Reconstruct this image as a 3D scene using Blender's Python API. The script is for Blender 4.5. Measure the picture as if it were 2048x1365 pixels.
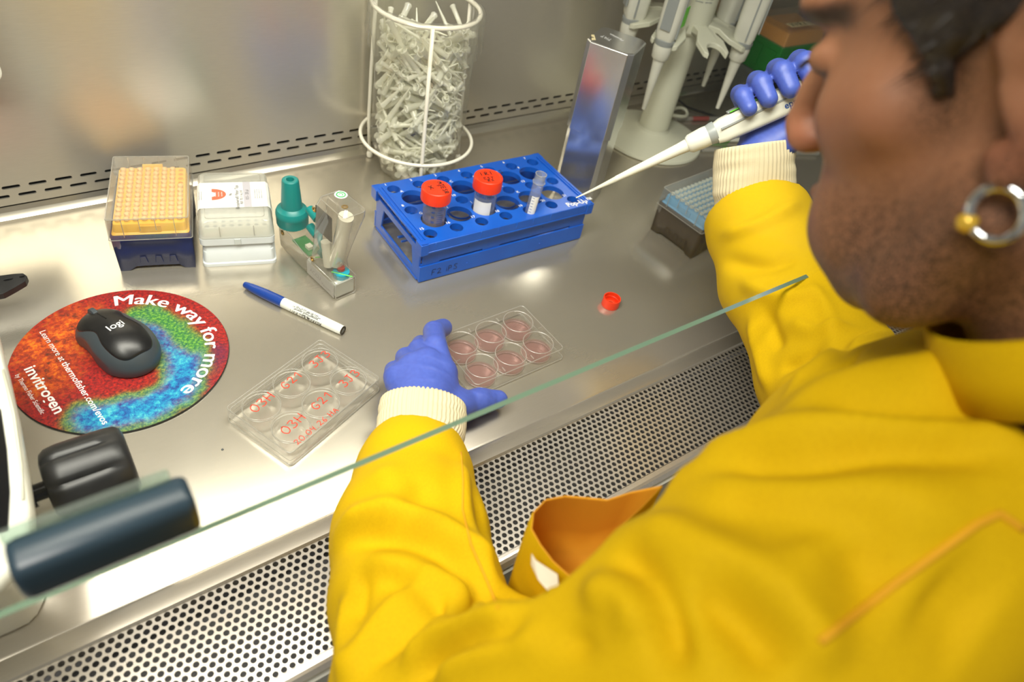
import bpy, bmesh, math, random
import numpy as np
from mathutils import Vector, Matrix
from mathutils.bvhtree import BVHTree
random.seed(7); RNG = np.random.RandomState(7)
for o in list(bpy.data.objects): bpy.data.objects.remove(o)
SC = bpy.context.scene; COL = SC.collection
PI = math.pi
# ------------------------------------------------------------------ camera
CAM = np.array([-95.66, -861.06, 580.98]); CA = (0.76205, 0.76288, 0.22934); FPX = 1426.99
CA = (math.radians(43.66), math.radians(43.71), math.radians(13.14))
def axes(y, p, r):
    f = np.array([math.sin(y)*math.cos(p), math.cos(y)*math.cos(p), -math.sin(p)])
    rt = np.array([math.cos(y), -math.sin(y), 0.]); up = np.cross(rt, f)
    c, s = math.cos(r), math.sin(r)
    return c*rt + s*up, -s*rt + c*up, f
CR, CU, CF = axes(*CA)
cd = bpy.data.cameras.new('camera'); cam = bpy.data.objects.new('camera', cd); COL.objects.link(cam)
cam.matrix_world = Matrix(((CR[0], CU[0], -CF[0], CAM[0]/1000), (CR[1], CU[1], -CF[1], CAM[1]/1000), (CR[2], CU[2], -CF[2], CAM[2]/1000), (0, 0, 0, 1)))
cd.sensor_width = 36; cd.lens = FPX*36/2048; cd.clip_start = .02; cd.clip_end = 30
cd.dof.use_dof = True; cd.dof.focus_distance = .74; cd.dof.aperture_fstop = 5.0
SC.camera = cam
SC.cycles.transparent_max_bounces = 48
SC.view_settings.view_transform = 'Standard'; SC.view_settings.look = 'None'; SC.view_settings.gamma = 1
SC.view_settings.exposure = -0.15; SC.view_settings.use_curve_mapping = False
# ------------------------------------------------------------------ world and lights
w = bpy.data.worlds.new('room_light'); SC.world = w; w.use_nodes = True
w.node_tree.nodes['Background'].inputs[0].default_value = (.78, .74, .66, 1)
w.node_tree.nodes['Background'].inputs[1].default_value = .33
def area(name, loc, size, power, col, target, spread=PI):
    l = bpy.data.lights.new(name, 'AREA'); l.shape = 'RECTANGLE'; l.size, l.size_y = size; l.energy = power; l.color = col; l.spread = spread
    o = bpy.data.objects.new(name, l); COL.objects.link(o); o.location = loc
    o.rotation_euler = (Vector(target)-Vector(loc)).to_track_quat('-Z', 'Y').to_euler()
    return o
area('hood_tube_light', (.06, -.47, .74), (.9, .18), 6.2, (1, .95, .84), (.10, -.24, .0), 2.1)
area('room_ceiling_light', (-.75, -.85, 1.6), (.8, .4), 26, (1, .95, .86), (.1, -.75, .25))
# ------------------------------------------------------------------ coordinate helpers (millimetres)
def pray(px, py): return (px-1024)/FPX*CR - (py-682.5)/FPX*CU + CF
def P(px, py, D): return CAM + pray(px, py)*D
def Z(px, py, z):
    d = pray(px, py); return CAM + d*(z-CAM[2])/d[2]
def YP(px, py, y):
    d = pray(px, py); return CAM + d*(y-CAM[1])/d[1]
# ------------------------------------------------------------------ materials
def L(c):
    return tuple(((v/255+.055)/1.055)**2.4 if v/255 > .04045 else v/255/12.92 for v in c)+(1,)
def pm(name, col, rough=.5, metal=0, **k):
    m = bpy.data.materials.new(name); m.use_nodes = True; b = m.node_tree.nodes['Principled BSDF']
    b.inputs['Base Color'].default_value = col if len(col) == 4 else tuple(col)+(1,)
    b.inputs['Roughness'].default_value = rough; b.inputs['Metallic'].default_value = metal
    for a, v in k.items(): b.inputs[a.replace('_', ' ')].default_value = v
    return m
def N(m, t, **k):
    n = m.node_tree.nodes.new(t)
    for a, v in k.items():
        if a in n.inputs: n.inputs[a].default_value = v
        else: setattr(n, a, v)
    return n
def LK(m, a, b): m.node_tree.links.new(a, b)
def BS(m): return m.node_tree.nodes['Principled BSDF']
def vary(m, c2, scale, lo=.4, hi=.65, bump=0, detail=4, coord='Object', dist=.001):
    b = BS(m); c1 = tuple(b.inputs['Base Color'].default_value)
    tc = N(m, 'ShaderNodeTexCoord'); nz = N(m, 'ShaderNodeTexNoise', Scale=scale, Detail=detail); LK(m, tc.outputs[coord], nz.inputs['Vector'])
    rp = N(m, 'ShaderNodeValToRGB'); rp.color_ramp.elements[0].position = lo; rp.color_ramp.elements[1].position = hi
    rp.color_ramp.elements[0].color = c1; rp.color_ramp.elements[1].color = c2 if len(c2) == 4 else tuple(c2)+(1,)
    LK(m, nz.outputs[0], rp.inputs[0]); LK(m, rp.outputs[0], b.inputs['Base Color'])
    if bump:
        bp = N(m, 'ShaderNodeBump', Strength=bump, Distance=dist); LK(m, nz.outputs[0], bp.inputs['Height']); LK(m, bp.outputs[0], b.inputs['Normal'])
    return m
def steel(name, col, rough, brush, elong, aniso=.75):
    """brushed stainless: brush = noise scale vector (fine across the brushing), elong = direction the highlight stretches"""
    m = pm(name, col, rough, .74); b = BS(m); b.inputs['Specular IOR Level'].default_value = .3
    b.inputs['Anisotropic'].default_value = aniso
    cx = N(m, 'ShaderNodeCombineXYZ', X=elong[0], Y=elong[1], Z=elong[2]); LK(m, cx.outputs[0], b.inputs['Tangent'])
    g = N(m, 'ShaderNodeNewGeometry'); mp = N(m, 'ShaderNodeMapping'); mp.inputs['Scale'].default_value = brush
    LK(m, g.outputs['Position'], mp.inputs[0]); nz = N(m, 'ShaderNodeTexNoise', Scale=1, Detail=3); LK(m, mp.outputs[0], nz.inputs['Vector'])
    bp = N(m, 'ShaderNodeBump', Strength=.10, Distance=.0001); LK(m, nz.outputs[0], bp.inputs['Height']); LK(m, bp.outputs[0], b.inputs['Normal'])
    n2 = N(m, 'ShaderNodeTexNoise', Scale=9, Detail=5); LK(m, g.outputs['Position'], n2.inputs['Vector'])
    mr = N(m, 'ShaderNodeMapRange'); mr.inputs['From Min'].default_value = .3; mr.inputs['From Max'].default_value = .7
    mr.inputs['To Min'].default_value = rough*.96; mr.inputs['To Max'].default_value = rough*1.05
    LK(m, n2.outputs[0], mr.inputs['Value']); LK(m, mr.outputs[0], b.inputs['Roughness'])
    mx = N(m, 'ShaderNodeMixRGB'); mx.inputs[1].default_value = tuple(c*.93 for c in col[:3])+(1,); mx.inputs[2].default_value = tuple(min(1, c*1.07) for c in col[:3])+(1,)
    LK(m, nz.outputs[0], mx.inputs[0]); LK(m, mx.outputs[0], b.inputs['Base Color'])
    return m
def film(name, tint=(1, 1, 1), haze=.1, hazecol=(.9, .9, .88), gloss=.08, rough=.08, edge=.5):
    """thin clear plastic: see-through, with a slight milky body and fresnel-like gloss"""
    m = bpy.data.materials.new(name); m.use_nodes = True; nt = m.node_tree; nt.nodes.remove(BS(m))
    out = [n for n in nt.nodes if n.type == 'OUTPUT_MATERIAL'][0]
    tr = N(m, 'ShaderNodeBsdfTransparent'); tr.inputs[0].default_value = tuple(tint)+(1,)
    df = N(m, 'ShaderNodeBsdfDiffuse'); df.inputs[0].default_value = tuple(hazecol)+(1,)
    tl = N(m, 'ShaderNodeBsdfTranslucent'); tl.inputs[0].default_value = tuple(hazecol)+(1,)
    dd = N(m, 'ShaderNodeMixShader'); dd.inputs[0].default_value = .5; LK(m, df.outputs[0], dd.inputs[1]); LK(m, tl.outputs[0], dd.inputs[2])
    gl = N(m, 'ShaderNodeBsdfGlossy'); gl.inputs['Roughness'].default_value = rough
    lw = N(m, 'ShaderNodeLayerWeight'); lw.inputs[0].default_value = .5
    fz = N(m, 'ShaderNodeMath', operation='POWER'); fz.inputs[1].default_value = 3.5; LK(m, lw.outputs['Facing'], fz.inputs[0])
    hz = N(m, 'ShaderNodeMapRange'); hz.inputs['To Min'].default_value = haze; hz.inputs['To Max'].default_value = min(1, haze+edge*.5)
    LK(m, fz.outputs[0], hz.inputs['Value'])
    m1 = N(m, 'ShaderNodeMixShader'); LK(m, hz.outputs[0], m1.inputs[0]); LK(m, tr.outputs[0], m1.inputs[1]); LK(m, dd.outputs[0], m1.inputs[2])
    g2 = N(m, 'ShaderNodeMapRange'); g2.inputs['To Min'].default_value = gloss; g2.inputs['To Max'].default_value = min(1, gloss+edge)
    LK(m, fz.outputs[0], g2.inputs['Value'])
    m2 = N(m, 'ShaderNodeMixShader'); LK(m, g2.outputs[0], m2.inputs[0]); LK(m, m1.outputs[0], m2.inputs[1]); LK(m, gl.outputs[0], m2.inputs[2])
    LK(m, m2.outputs[0], out.inputs[0])
    return m
M = {}
M['deck'] = steel('deck_steel', (.505, .468, .395), .225, (60, 900, 1), (0, 1, 0), .45)
M['wall'] = steel('wall_steel', (.66, .62, .54), .29, (60, 1, 900), (0, 0, 1), .6)
M['grille'] = steel('grille_steel', (.60, .565, .50), .27, (300, 300, 300), (1, 0, 0), .2)
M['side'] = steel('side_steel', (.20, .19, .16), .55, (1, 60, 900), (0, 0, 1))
M['dark_duct'] = pm('duct_dark_metal', (.05, .05, .05), .6, .6)
M['apron'] = vary(pm('apron_paint', L((150, 150, 140)), .35), L((160, 160, 150)), 20)
M['glass'] = film('sash_glass', (.985, .995, .985), .002, (.8, .9, .85), .008, .01, .10)
M['glass_edge'] = pm('glass_edge_green', L((110, 140, 118)), .15, 0, Transmission_Weight=.35)
M['handle'] = pm('handle_slate_plastic', L((44, 62, 74)), .33)
M['handle_lip'] = film('handle_clear_lip', (.75, .85, .8), .15, (.65, .75, .68), .06, .2, .2)
M['yellow'] = vary(pm('yellow_gown_cloth', (.64, .41, .0015), .8, 0, Specular_IOR_Level=.15), (.59, .37, .0015), 900, .35, .65, .12, 2, dist=.0003)
M['orange_in'] = pm('gown_inside_orange', (.60, .27, .006), .85)
M['seam'] = pm('gown_seam_orange', (.72, .36, .005), .8)
M['white_tag'] = pm('white_tag_cloth', (.75, .7, .55), .8)
M['knit'] = pm('knit_offwhite', L((208, 196, 164)), .95)
M['glove'] = vary(pm('blue_nitrile', L((66, 86, 172)), .45, 0, Subsurface_Weight=.05), L((70, 92, 180)), 300, .35, .65, .08, 3, dist=.0004)
M['skin'] = pm('skin', L((150, 104, 74)), .5)
M['hair'] = vary(pm('dark_hair', (.012, .009, .007), .5), (.03, .02, .014), 500)
M['eye_white'] = pm('eye_white', (.6, .55, .5), .2); M['iris'] = pm('iris_brown', (.03, .012, .006), .15)
M['earring'] = pm('earring_silver', (.75, .78, .8), .12, 1)
M['bead'] = pm('earring_bead', (.7, .45, .05), .1, .3)
M['white_p'] = vary(pm('white_plastic', L((222, 222, 210)), .35), L((215, 215, 203)), 40)
M['cream_p'] = pm('cream_plastic', L((212, 213, 194)), .3)
M['grey_p'] = pm('grey_plastic', L((150, 155, 155)), .35)
M['lgrey_p'] = pm('light_grey_plastic', L((196, 202, 200)), .3)
M['black_p'] = vary(pm('black_plastic', (.011, .011, .012), .38), (.02, .02, .021), 60)
M['black_gloss'] = pm('black_gloss', (.006, .006, .007), .15)
M['slate_p'] = pm('slate_rubber', L((58, 66, 72)), .42)
M['mouse_top'] = vary(pm('mouse_black', (.008, .008, .009), .33), (.02, .02, .02), 300, .6, .8)
M['teal'] = pm('teal_plastic', L((0, 122, 120)), .35)
M['rack'] = vary(pm('rack_blue', L((0, 82, 186)), .3, 0, Specular_IOR_Level=.6), L((0, 88, 194)), 30)
M['navy'] = pm('navy_plastic', L((22, 36, 88)), .5, 0, Specular_IOR_Level=.25)
M['yel_p'] = pm('yellow_rack_plastic', L((252, 200, 80)), .45)
M['lblue_p'] = pm('light_blue_plastic', L((110, 165, 205)), .4)
M['smoke'] = pm('smoky_base', L((62, 55, 50)), .5, 0, Specular_IOR_Level=.25)
M['green_p'] = pm('green_plastic', L((0, 130, 40)), .35)
M['red_cap'] = pm('red_cap', L((228, 52, 18)), .38)
M['red_cap_top'] = pm('red_cap_top', L((228, 78, 50)), .45)
M['marker_blue'] = pm('marker_cap_blue', L((12, 58, 140)), .3)
M['marker_white'] = pm('marker_white', L((225, 228, 222)), .35)
M['marker_end'] = pm('marker_end_dark', L((40, 32, 14)), .3)
M['wire'] = pm('white_coated_wire', L((232, 228, 214)), .35)
M['clear'] = film('clear_styrene', (.995, .995, .992), .008, (.85, .84, .8), .012, .03, .5)
M['clear_edge'] = film('clear_styrene_edge', (.86, .86, .84), .34, (.80, .78, .73), .16, .08, .6)
M['pp'] = film('milky_polypropylene', (.95, .95, .93), .30, (.86, .86, .82), .05, .15, .4)
M['pp2'] = film('milky_lid', (.98, .98, .97), .05, (.86, .86, .82), .06, .12, .5)
M['bag'] = film('clear_bag', (.99, .99, .97), .07, (.85, .84, .78), .05, .12, .5)
M['tip'] = film('pipette_tip_plastic', (.99, .99, .95), .85, (1, 1, .91), .05, .2, .3)
M['tip_y'] = pm('pipette_tip_in_rack', L((255, 228, 176)), .3)
M['filter'] = pm('tip_filter_white', (.85, .85, .8), .8)
M['tube'] = film('clear_tube', (.95, .96, .98), .26, (.7, .76, .85), .07, .06, .5)
M['aid_clear'] = film('clear_housing', (.94, .92, .88), .10, (.75, .72, .66), .08, .05, .7)
M['medium'] = film('pink_medium', (.99, .90, .91), .03, (.9, .5, .55), .04, .03, .3)
M['residue'] = film('brown_residue', (.80, .64, .58), .22, (.5, .3, .26), .03, .3, .1)
M['paper'] = pm('white_label_paper', (.80, .80, .78), .6)
M['ink'] = pm('black_ink', (.012, .012, .012), .5)
M['ink_grey'] = pm('grey_ink', (.12, .12, .12), .6)
M['ink_red'] = pm('red_ink', L((205, 50, 30)), .5)
M['ink_blue'] = pm('blue_ink', L((30, 75, 150)), .5)
M['ink_white'] = pm('white_ink', (.78, .78, .78), .5)
M['orange_print'] = pm('orange_print', L((236, 105, 75)), .5)
M['grey_print'] = pm('grey_print', L((185, 182, 190)), .5)
M['green_sticker'] = pm('green_sticker', L((100, 205, 40)), .5)
M['tape'] = pm('cream_tape', L((225, 210, 165)), .6)
M['alu'] = steel('worn_aluminium', (.74, .75, .76), .20, (200, 200, 30), (0, 0, 1), .4)
BS(M['alu']).inputs['Metallic'].default_value = .95
M['brass'] = pm('brass_screw', (.5, .36, .16), .25, 1)
M['pcb'] = pm('circuit_board_green', L((20, 120, 60)), .4)
M['foam'] = pm('black_foam', (.02, .018, .013), .8)
M['floor'] = vary(pm('floor_vinyl', (.12, .12, .12), .5), (.15, .15, .15), 8)
# ------------------------------------------------------------------ object helpers
def tag(o, label=None, cat=None, group=None, kind=None):
    if label: o['label'] = label
    if cat: o['category'] = cat
    if group: o['group'] = group
    if kind: o['kind'] = kind
    return o
def empty(name, loc=(0, 0, 0), rz=0, label=None, cat=None, group=None):
    o = bpy.data.objects.new(name, None); COL.objects.link(o); o.empty_display_size = .02
    o.location = Vector(loc)*.001; o.rotation_euler = (0, 0, rz)
    return tag(o, label, cat, group)
def orient(o, z, x=None, loc=None):
    """aim local z of an empty along z"""
    z = Vector(z).normalized(); x = Vector(x) if x is not None else z.orthogonal()
    y = z.cross(x).normalized(); x = y.cross(z)
    m = Matrix((x, y, z)).transposed().to_4x4()
    if loc is not None: m.translation = Vector(loc)*.001
    else: m.translation = o.location
    o.matrix_world = m
    return o
def link(name, verts, faces, mat, parent=None, smooth=False, bevel=0, seg=2, auto=None):
    me = bpy.data.meshes.new(name); V = np.asarray(verts, float)*.001
    me.from_pydata(V.tolist(), [], faces if isinstance(faces, list) else faces.tolist()); me.update()
    mats = mat if isinstance(mat, (list, tuple)) else [mat]
    for m in mats: me.materials.append(m)
    o = bpy.data.objects.new(name, me); COL.objects.link(o)
    if smooth: me.shade_smooth()
    if auto is not None:
        me.shade_smooth(); me.set_sharp_from_angle(angle=math.radians(auto))
    if bevel:
        b = o.modifiers.new('bevel', 'BEVEL'); b.width = bevel*.001; b.segments = seg; b.limit_method = 'ANGLE'; b.angle_limit = .6
        b.harden_normals = False
    if parent: o.parent = parent
    return o
class MB:
    def __init__(s): s.v = []; s.f = []
    def add(s, V, F):
        n = len(s.v); s.v += [tuple(map(float, p)) for p in V]; s.f += [tuple(i+n for i in f) for f in F]; return s
    def box(s, x0, x1, y0, y1, z0, z1):
        return s.add([(x, y, z) for z in (z0, z1) for y in (y0, y1) for x in (x0, x1)],
                     [(0, 2, 3, 1), (4, 5, 7, 6), (0, 1, 5, 4), (2, 6, 7, 3), (0, 4, 6, 2), (1, 3, 7, 5)])
    def rings(s, R, cap0=True, cap1=True, closed=False):
        n = len(R[0]); V = [p for r in R for p in r]; F = []
        for k in range(len(R)-1+(1 if closed else 0)):
            a = k*n; b = ((k+1) % len(R))*n
            for i in range(n): j = (i+1) % n; F.append((a+i, a+j, b+j, b+i))
        if not closed:
            if cap0: F.append(tuple(range(n-1, -1, -1)))
            if cap1: F.append(tuple(range((len(R)-1)*n, len(R)*n)))
        return s.add(V, F)
    def lathe(s, prof, c=(0, 0, 0), n=24, cap0=True, cap1=True, ax=None):
        """prof = [(r, z)...] about local z through c; ax = (direction) to turn it"""
        R = [[(r*math.cos(2*PI*i/n), r*math.sin(2*PI*i/n), z) for i in range(n)] for r, z in prof]
        if ax is not None:
            q = Vector(ax).to_track_quat('Z', 'Y'); R = [[tuple(q @ Vector(p)) for p in r] for r in R]
        R = [[(p[0]+c[0], p[1]+c[1], p[2]+c[2]) for p in r] for r in R]
        return s.rings(R, cap0, cap1)
    def cyl(s, a, b, r0, r1=None, n=16):
        a = Vector(a); b = Vector(b); d = b-a
        return s.lathe([(r0, 0), (r0 if r1 is None else r1, d.length)], a, n, ax=d)
    def tube(s, pts, r, n=8, closed=False):
        pts = [Vector(p) for p in pts]; m = len(pts); R = []; up = None
        for i, p in enumerate(pts):
            if closed: t = pts[(i+1) % m]-pts[i-1]
            else: t = pts[min(i+1, m-1)]-pts[max(i-1, 0)]
            t.normalize()
            if up is None: up = t.orthogonal().normalized()
            u = (up-t*up.dot(t)).normalized(); up = u; v = t.cross(u)
            rr = r[i] if isinstance(r, (list, tuple)) else r
            R.append([tuple(p+(u*math.cos(2*PI*k/n)+v*math.sin(2*PI*k/n))*rr) for k in range(n)])
        return s.rings(R, closed=closed)
    def ribbon(s, pts, w, nrm=(0, 0, 1), h=.15):
        """flat pen stroke with a little thickness"""
        nz = Vector(nrm).normalized(); pts = [Vector(p) for p in pts]; R = []
        for i, p in enumerate(pts):
            t = (pts[min(i+1, len(pts)-1)]-pts[max(i-1, 0)]); t.normalize(); b = nz.cross(t).normalized()*w*.5
            R.append([tuple(p-b), tuple(p+b), tuple(p+b+nz*h), tuple(p-b+nz*h)])
        return s.rings(R)
    def prism(s, poly, z0, z1):
        return s.rings([[(x, y, z0) for x, y in poly], [(x, y, z1) for x, y in poly]])
    def build(s, name, mat, parent=None, **k): return link(name, s.v, s.f, mat, parent, **k)
def rrect(x0, x1, y0, y1, r, n=5):
    r = min(r, (x1-x0)/2-.01, (y1-y0)/2-.01); out = []
    for cx, cy, a in ((x1-r, y1-r, 0), (x0+r, y1-r, 90), (x0+r, y0+r, 180), (x1-r, y0+r, 270)):
        for k in range(n+1):
            t = math.radians(a+90*k/n); out.append((cx+r*math.cos(t), cy+r*math.sin(t)))
    return out
def rr_ring(hx, hy, r, z, cx=0, cy=0, n=5): return [(x+cx, y+cy, z) for x, y in rrect(-hx, hx, -hy, hy, r, n)]
def shell(mb, levels, t, n=5, bottom_open=False):
    """thin-walled rounded-rectangle shell from (hx,hy,r,z) levels; open at level 0, closed at the last"""
    R = [rr_ring(a, b, r, z, n=n) for a, b, r, z in levels]
    Ri = [rr_ring(a-t, b-t, max(r-t, .3), (z-t if i == len(levels)-1 else z), n=n) for i, (a, b, r, z) in enumerate(levels)]
    m = len(R[0]); V = [p for r in R+Ri for p in r]; K = len(levels); F = []
    for k in range(K-1):
        for i in range(m):
            j = (i+1) % m
            F.append((k*m+i, k*m+j, (k+1)*m+j, (k+1)*m+i)); o = K*m
            F.append((o+k*m+j, o+k*m+i, o+(k+1)*m+i, o+(k+1)*m+j))
    F.append(tuple(range((K-1)*m, K*m))); F.append(tuple(reversed(range((2*K-1)*m, 2*K*m))))
    for i in range(m): j = (i+1) % m; F.append((j, i, K*m+i, K*m+j))
    return mb.add(V, F)
def text_geo(txt, size, off=0, align='LEFT', shear=0, sx=1, space=1):
    c = bpy.data.curves.new('t', 'FONT'); c.body = txt; c.size = size; c.offset = off; c.align_x = align; c.align_y = 'CENTER'; c.shear = shear
    c.space_character = space; c.resolution_u = 3
    o = bpy.data.objects.new('t', c); COL.objects.link(o)
    dg = bpy.context.evaluated_depsgraph_get(); me = bpy.data.meshes.new_from_object(o.evaluated_get(dg))
    V = [(v.co.x*sx, v.co.y) for v in me.vertices]; F = [tuple(p.vertices) for p in me.polygons]
    bpy.data.objects.remove(o); bpy.data.curves.remove(c); bpy.data.meshes.remove(me)
    return V, F
def put_text(mb, txt, size, o, u, v, off=0, align='CENTER', shear=0, sx=1, lift=.25, mp=None, space=1):
    """lay text on a plane: origin o, baseline direction u, up direction v (mm)"""
    V, F = text_geo(txt, size, off, align, shear, sx, space)
    if mp: return mb.add([mp(x, y) for x, y in V], F)
    o = Vector(o); u = Vector(u).normalized(); v = Vector(v).normalized(); n = u.cross(v)*lift
    return mb.add([tuple(o+u*x+v*y+n) for x, y in V], F)
STROKE = {'0': [[(.5, 1), (.15, .8), (.05, .4), (.3, 0), (.65, .1), (.8, .55), (.6, .95), (.4, 1)]],
          '3': [[(.1, .9), (.5, 1), (.7, .8), (.35, .55), (.7, .4), (.65, .1), (.3, 0), (.05, .1)]],
          'H': [[(.1, 1), (.1, 0)], [(.7, 1), (.7, 0)], [(.0, .5), (.8, .52)]],
          'G': [[(.7, .85), (.45, 1), (.15, .75), (.05, .35), (.3, .02), (.65, .12), (.7, .45), (.4, .45)]],
          '2': [[(.1, .8), (.4, 1), (.68, .8), (.5, .45), (.1, .05), (.4, .12), (.8, .05)]],
          '1': [[(.1, .65), (.5, 1), (.45, 0)]], 'J': [[(.2, 1), (.75, 1)], [(.5, 1), (.5, .2), (.3, 0), (.05, .2)]],
          '4': [[(.2, 1), (.1, .5), (.7, .5)], [(.6, .9), (.5, 0)]], '6': [[(.6, 1), (.15, .5), (.15, .1), (.45, 0), (.65, .25), (.4, .45), (.15, .3)]],
          'A': [[(.05, 0), (.4, 1), (.75, 0)], [(.2, .4), (.65, .4)]], '.': [[(.1, .02), (.18, .06)]], ' ': [],
          'X': [[(.1, .9), (.7, .1)], [(.7, .95), (.1, .05)]], 'M': [[(.05, 0), (.15, 1), (.4, .4), (.65, 1), (.78, 0)]],
          'T': [[(.05, 1), (.75, 1)], [(.4, 1), (.4, 0)]], 'E': [[(.7, 1), (.1, 1), (.1, 0), (.7, 0)], [(.1, .5), (.6, .5)]],
          'S': [[(.7, .9), (.3, 1), (.1, .75), (.65, .35), (.5, 0), (.1, .1)]], 'R': [[(.1, 0), (.1, 1), (.6, .85), (.55, .55), (.1, .5), (.7, 0)]],
          'F': [[(.1, 0), (.15, 1), (.75, 1)], [(.12, .5), (.55, .5)]], 'i': [[(.3, .6), (.3, 0)], [(.3, .85), (.33, .9)]],
          'P': [[(.1, 0), (.1, 1), (.6, .9), (.6, .55), (.1, .45)]], 'I': [[(.35, 1), (.3, 0)]], 'V': [[(.05, 1), (.35, 0), (.7, 1)]]}
def hand(mb, txt, h, o, u, v, w=.9, mp=None, adv=.95):
    o = Vector(o); u = Vector(u).normalized(); v = Vector(v).normalized(); n = u.cross(v); x = 0
    for ch in txt:
        for st in STROKE.get(ch, []):
            pts = []
            for k in range(len(st)-1):
                for q in range(4):
                    f = q/4; pts.append((st[k][0]*(1-f)+st[k+1][0]*f, st[k][1]*(1-f)+st[k+1][1]*f))
            pts.append(st[-1])
            for _ in range(1):
                pts = [pts[0]]+[((a[0]+2*b[0]+c[0])/4, (a[1]+2*b[1]+c[1])/4) for a, b, c in zip(pts, pts[1:], pts[2:])]+[pts[-1]]
            mb.ribbon([tuple(o+u*(x+p[0]*h)+v*(p[1]-.5)*h+n*.12) for p in pts], w, n)
        x += h*(adv if ch not in '. i' else .5)
    return mb
# ------------------------------------------------------------------ implicit surfaces (all numpy)
def surfnet(F, o, h):
    s = F < 0; nx, ny, nz = F.shape; acc = np.zeros((nx-1, ny-1, nz-1, 3), np.float32); cnt = np.zeros((nx-1, ny-1, nz-1), np.float32)
    def sl(i, j, k): return (slice(i, nx-1+i), slice(j, ny-1+j), slice(k, nz-1+k))
    for ax in range(3):
        for a in (0, 1):
            for b in (0, 1):
                c0 = [0, 0, 0]; oth = [q for q in range(3) if q != ax]; c0[oth[0]] = a; c0[oth[1]] = b; c1 = list(c0); c1[ax] = 1
                A = F[sl(*c0)]; B = F[sl(*c1)]; cr = (A < 0) != (B < 0)
                t = np.where(cr, A/np.where(cr, A-B, 1), 0)
                for q in range(3): acc[..., q] += cr*(c0[q]+(t if q == ax else 0))
                cnt += cr
    msk = cnt > 0; idx = -np.ones(msk.shape, np.int64); idx[msk] = np.arange(msk.sum())
    ijk = np.argwhere(msk); V = (ijk+acc[msk]/cnt[msk][:, None])*h+np.asarray(o)
    faces = []
    for ax in range(3):
        oth = [(ax+1) % 3, (ax+2) % 3]
        sa = [slice(None)]*3; sb = [slice(None)]*3; sa[ax] = slice(0, -1); sb[ax] = slice(1, None)
        A = s[tuple(sa)]; B = s[tuple(sb)]; E = np.argwhere(A != B)
        ok = (E[:, oth[0]] > 0) & (E[:, oth[1]] > 0) & (E[:, oth[0]] < F.shape[oth[0]]-1) & (E[:, oth[1]] < F.shape[oth[1]]-1); E = E[ok]
        inside = A[tuple(E.T)]
        q = []
        for du, dv in ((1, 1), (0, 1), (0, 0), (1, 0)):
            e = E.copy(); e[:, oth[0]] -= du; e[:, oth[1]] -= dv; q.append(idx[tuple(e.T)])
        q = np.stack(q, 1); q[~inside] = q[~inside][:, ::-1]; faces.append(q)
    return V, np.concatenate(faces)
class SDF:
    """list of primitives with smooth union; coordinates in mm"""
    def __init__(s, k=6): s.p = []; s.k = k
    def cone(s, a, b, r0, r1=None, k=None): s.p.append(('c', np.array(a, float), np.array(b, float), r0, r0 if r1 is None else r1, k)); return s
    def chain(s, pts, rs, k=None):
        for i in range(len(pts)-1): s.cone(pts[i], pts[i+1], rs[i], rs[i+1], k)
        return s
    def ell(s, c, r, R=None, k=None, sub=False): s.p.append(('s' if sub else 'e', np.array(c, float), np.array(r, float), R, None, k)); return s
    def ev(s, X):
        D = None
        for t, a, b, r0, r1, k in s.p:
            k = s.k if k is None else k
            if t == 'c':
                ab = b-a; q = np.clip(((X-a)@ab)/max(ab@ab, 1e-6), 0, 1); d = np.sqrt((((X-a)-q[:, None]*ab)**2).sum(1))-(r0+(r1-r0)*q)
            else:
                Y = (X-a) if r0 is None else (X-a)@r0
                q = Y/b; l = np.sqrt((q**2).sum(1)); g = np.sqrt(((q/b)**2).sum(1)); d = l*(l-1)/np.maximum(g, 1e-6)
            if D is None: D = d; continue
            if t == 's':
                h = np.clip(.5-.5*(D+d)/k, 0, 1); D = D*(1-h)-d*h+k*h*(1-h)
            else:
                h = np.clip(.5+.5*(D-d)/k, 0, 1); D = D*(1-h)+d*h-k*h*(1-h)
        return D
    def mesh(s, lo, hi, h, fn=None):
        lo = np.array(lo, float); hi = np.array(hi, float); n = np.ceil((hi-lo)/h).astype(int)+1
        out = np.empty(n, np.float32); B = 12
        for i in range(0, n[0], B):
            for j in range(0, n[1], B):
                cs = [(i, j, k) for k in range(0, n[2], B)]
                cen = np.array([[lo[q]+(c[q]+(min(B, n[q]-c[q])-1)/2)*h for q in range(3)] for c in cs])
                dc = s.ev(cen); dc = dc if fn is None else fn(cen, dc); lim = B*h*.87*1.5+14
                for c, d0 in zip(cs, dc):
                    s3 = tuple(slice(c[q], min(c[q]+B, n[q])) for q in range(3))
                    if abs(d0) > lim: out[s3] = d0; continue
                    g = np.meshgrid(*[np.arange(t.start, t.stop)*h+lo[q] for q, t in enumerate(s3)], indexing='ij')
                    X = np.stack([t.ravel() for t in g], 1); d = s.ev(X)
                    if fn is not None: d = fn(X, d)
                    out[s3] = d.reshape(g[0].shape)
        return surfnet(out, lo, h)
def normals(V, F):
    n = np.zeros_like(V); a = V[F[:, 0]]; c = np.cross(V[F[:, 2]]-a, V[F[:, 3]]-V[F[:, 1]])
    for i in range(4): np.add.at(n, F[:, i], c)
    return n/np.maximum(np.linalg.norm(n, axis=1), 1e-9)[:, None]
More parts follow.
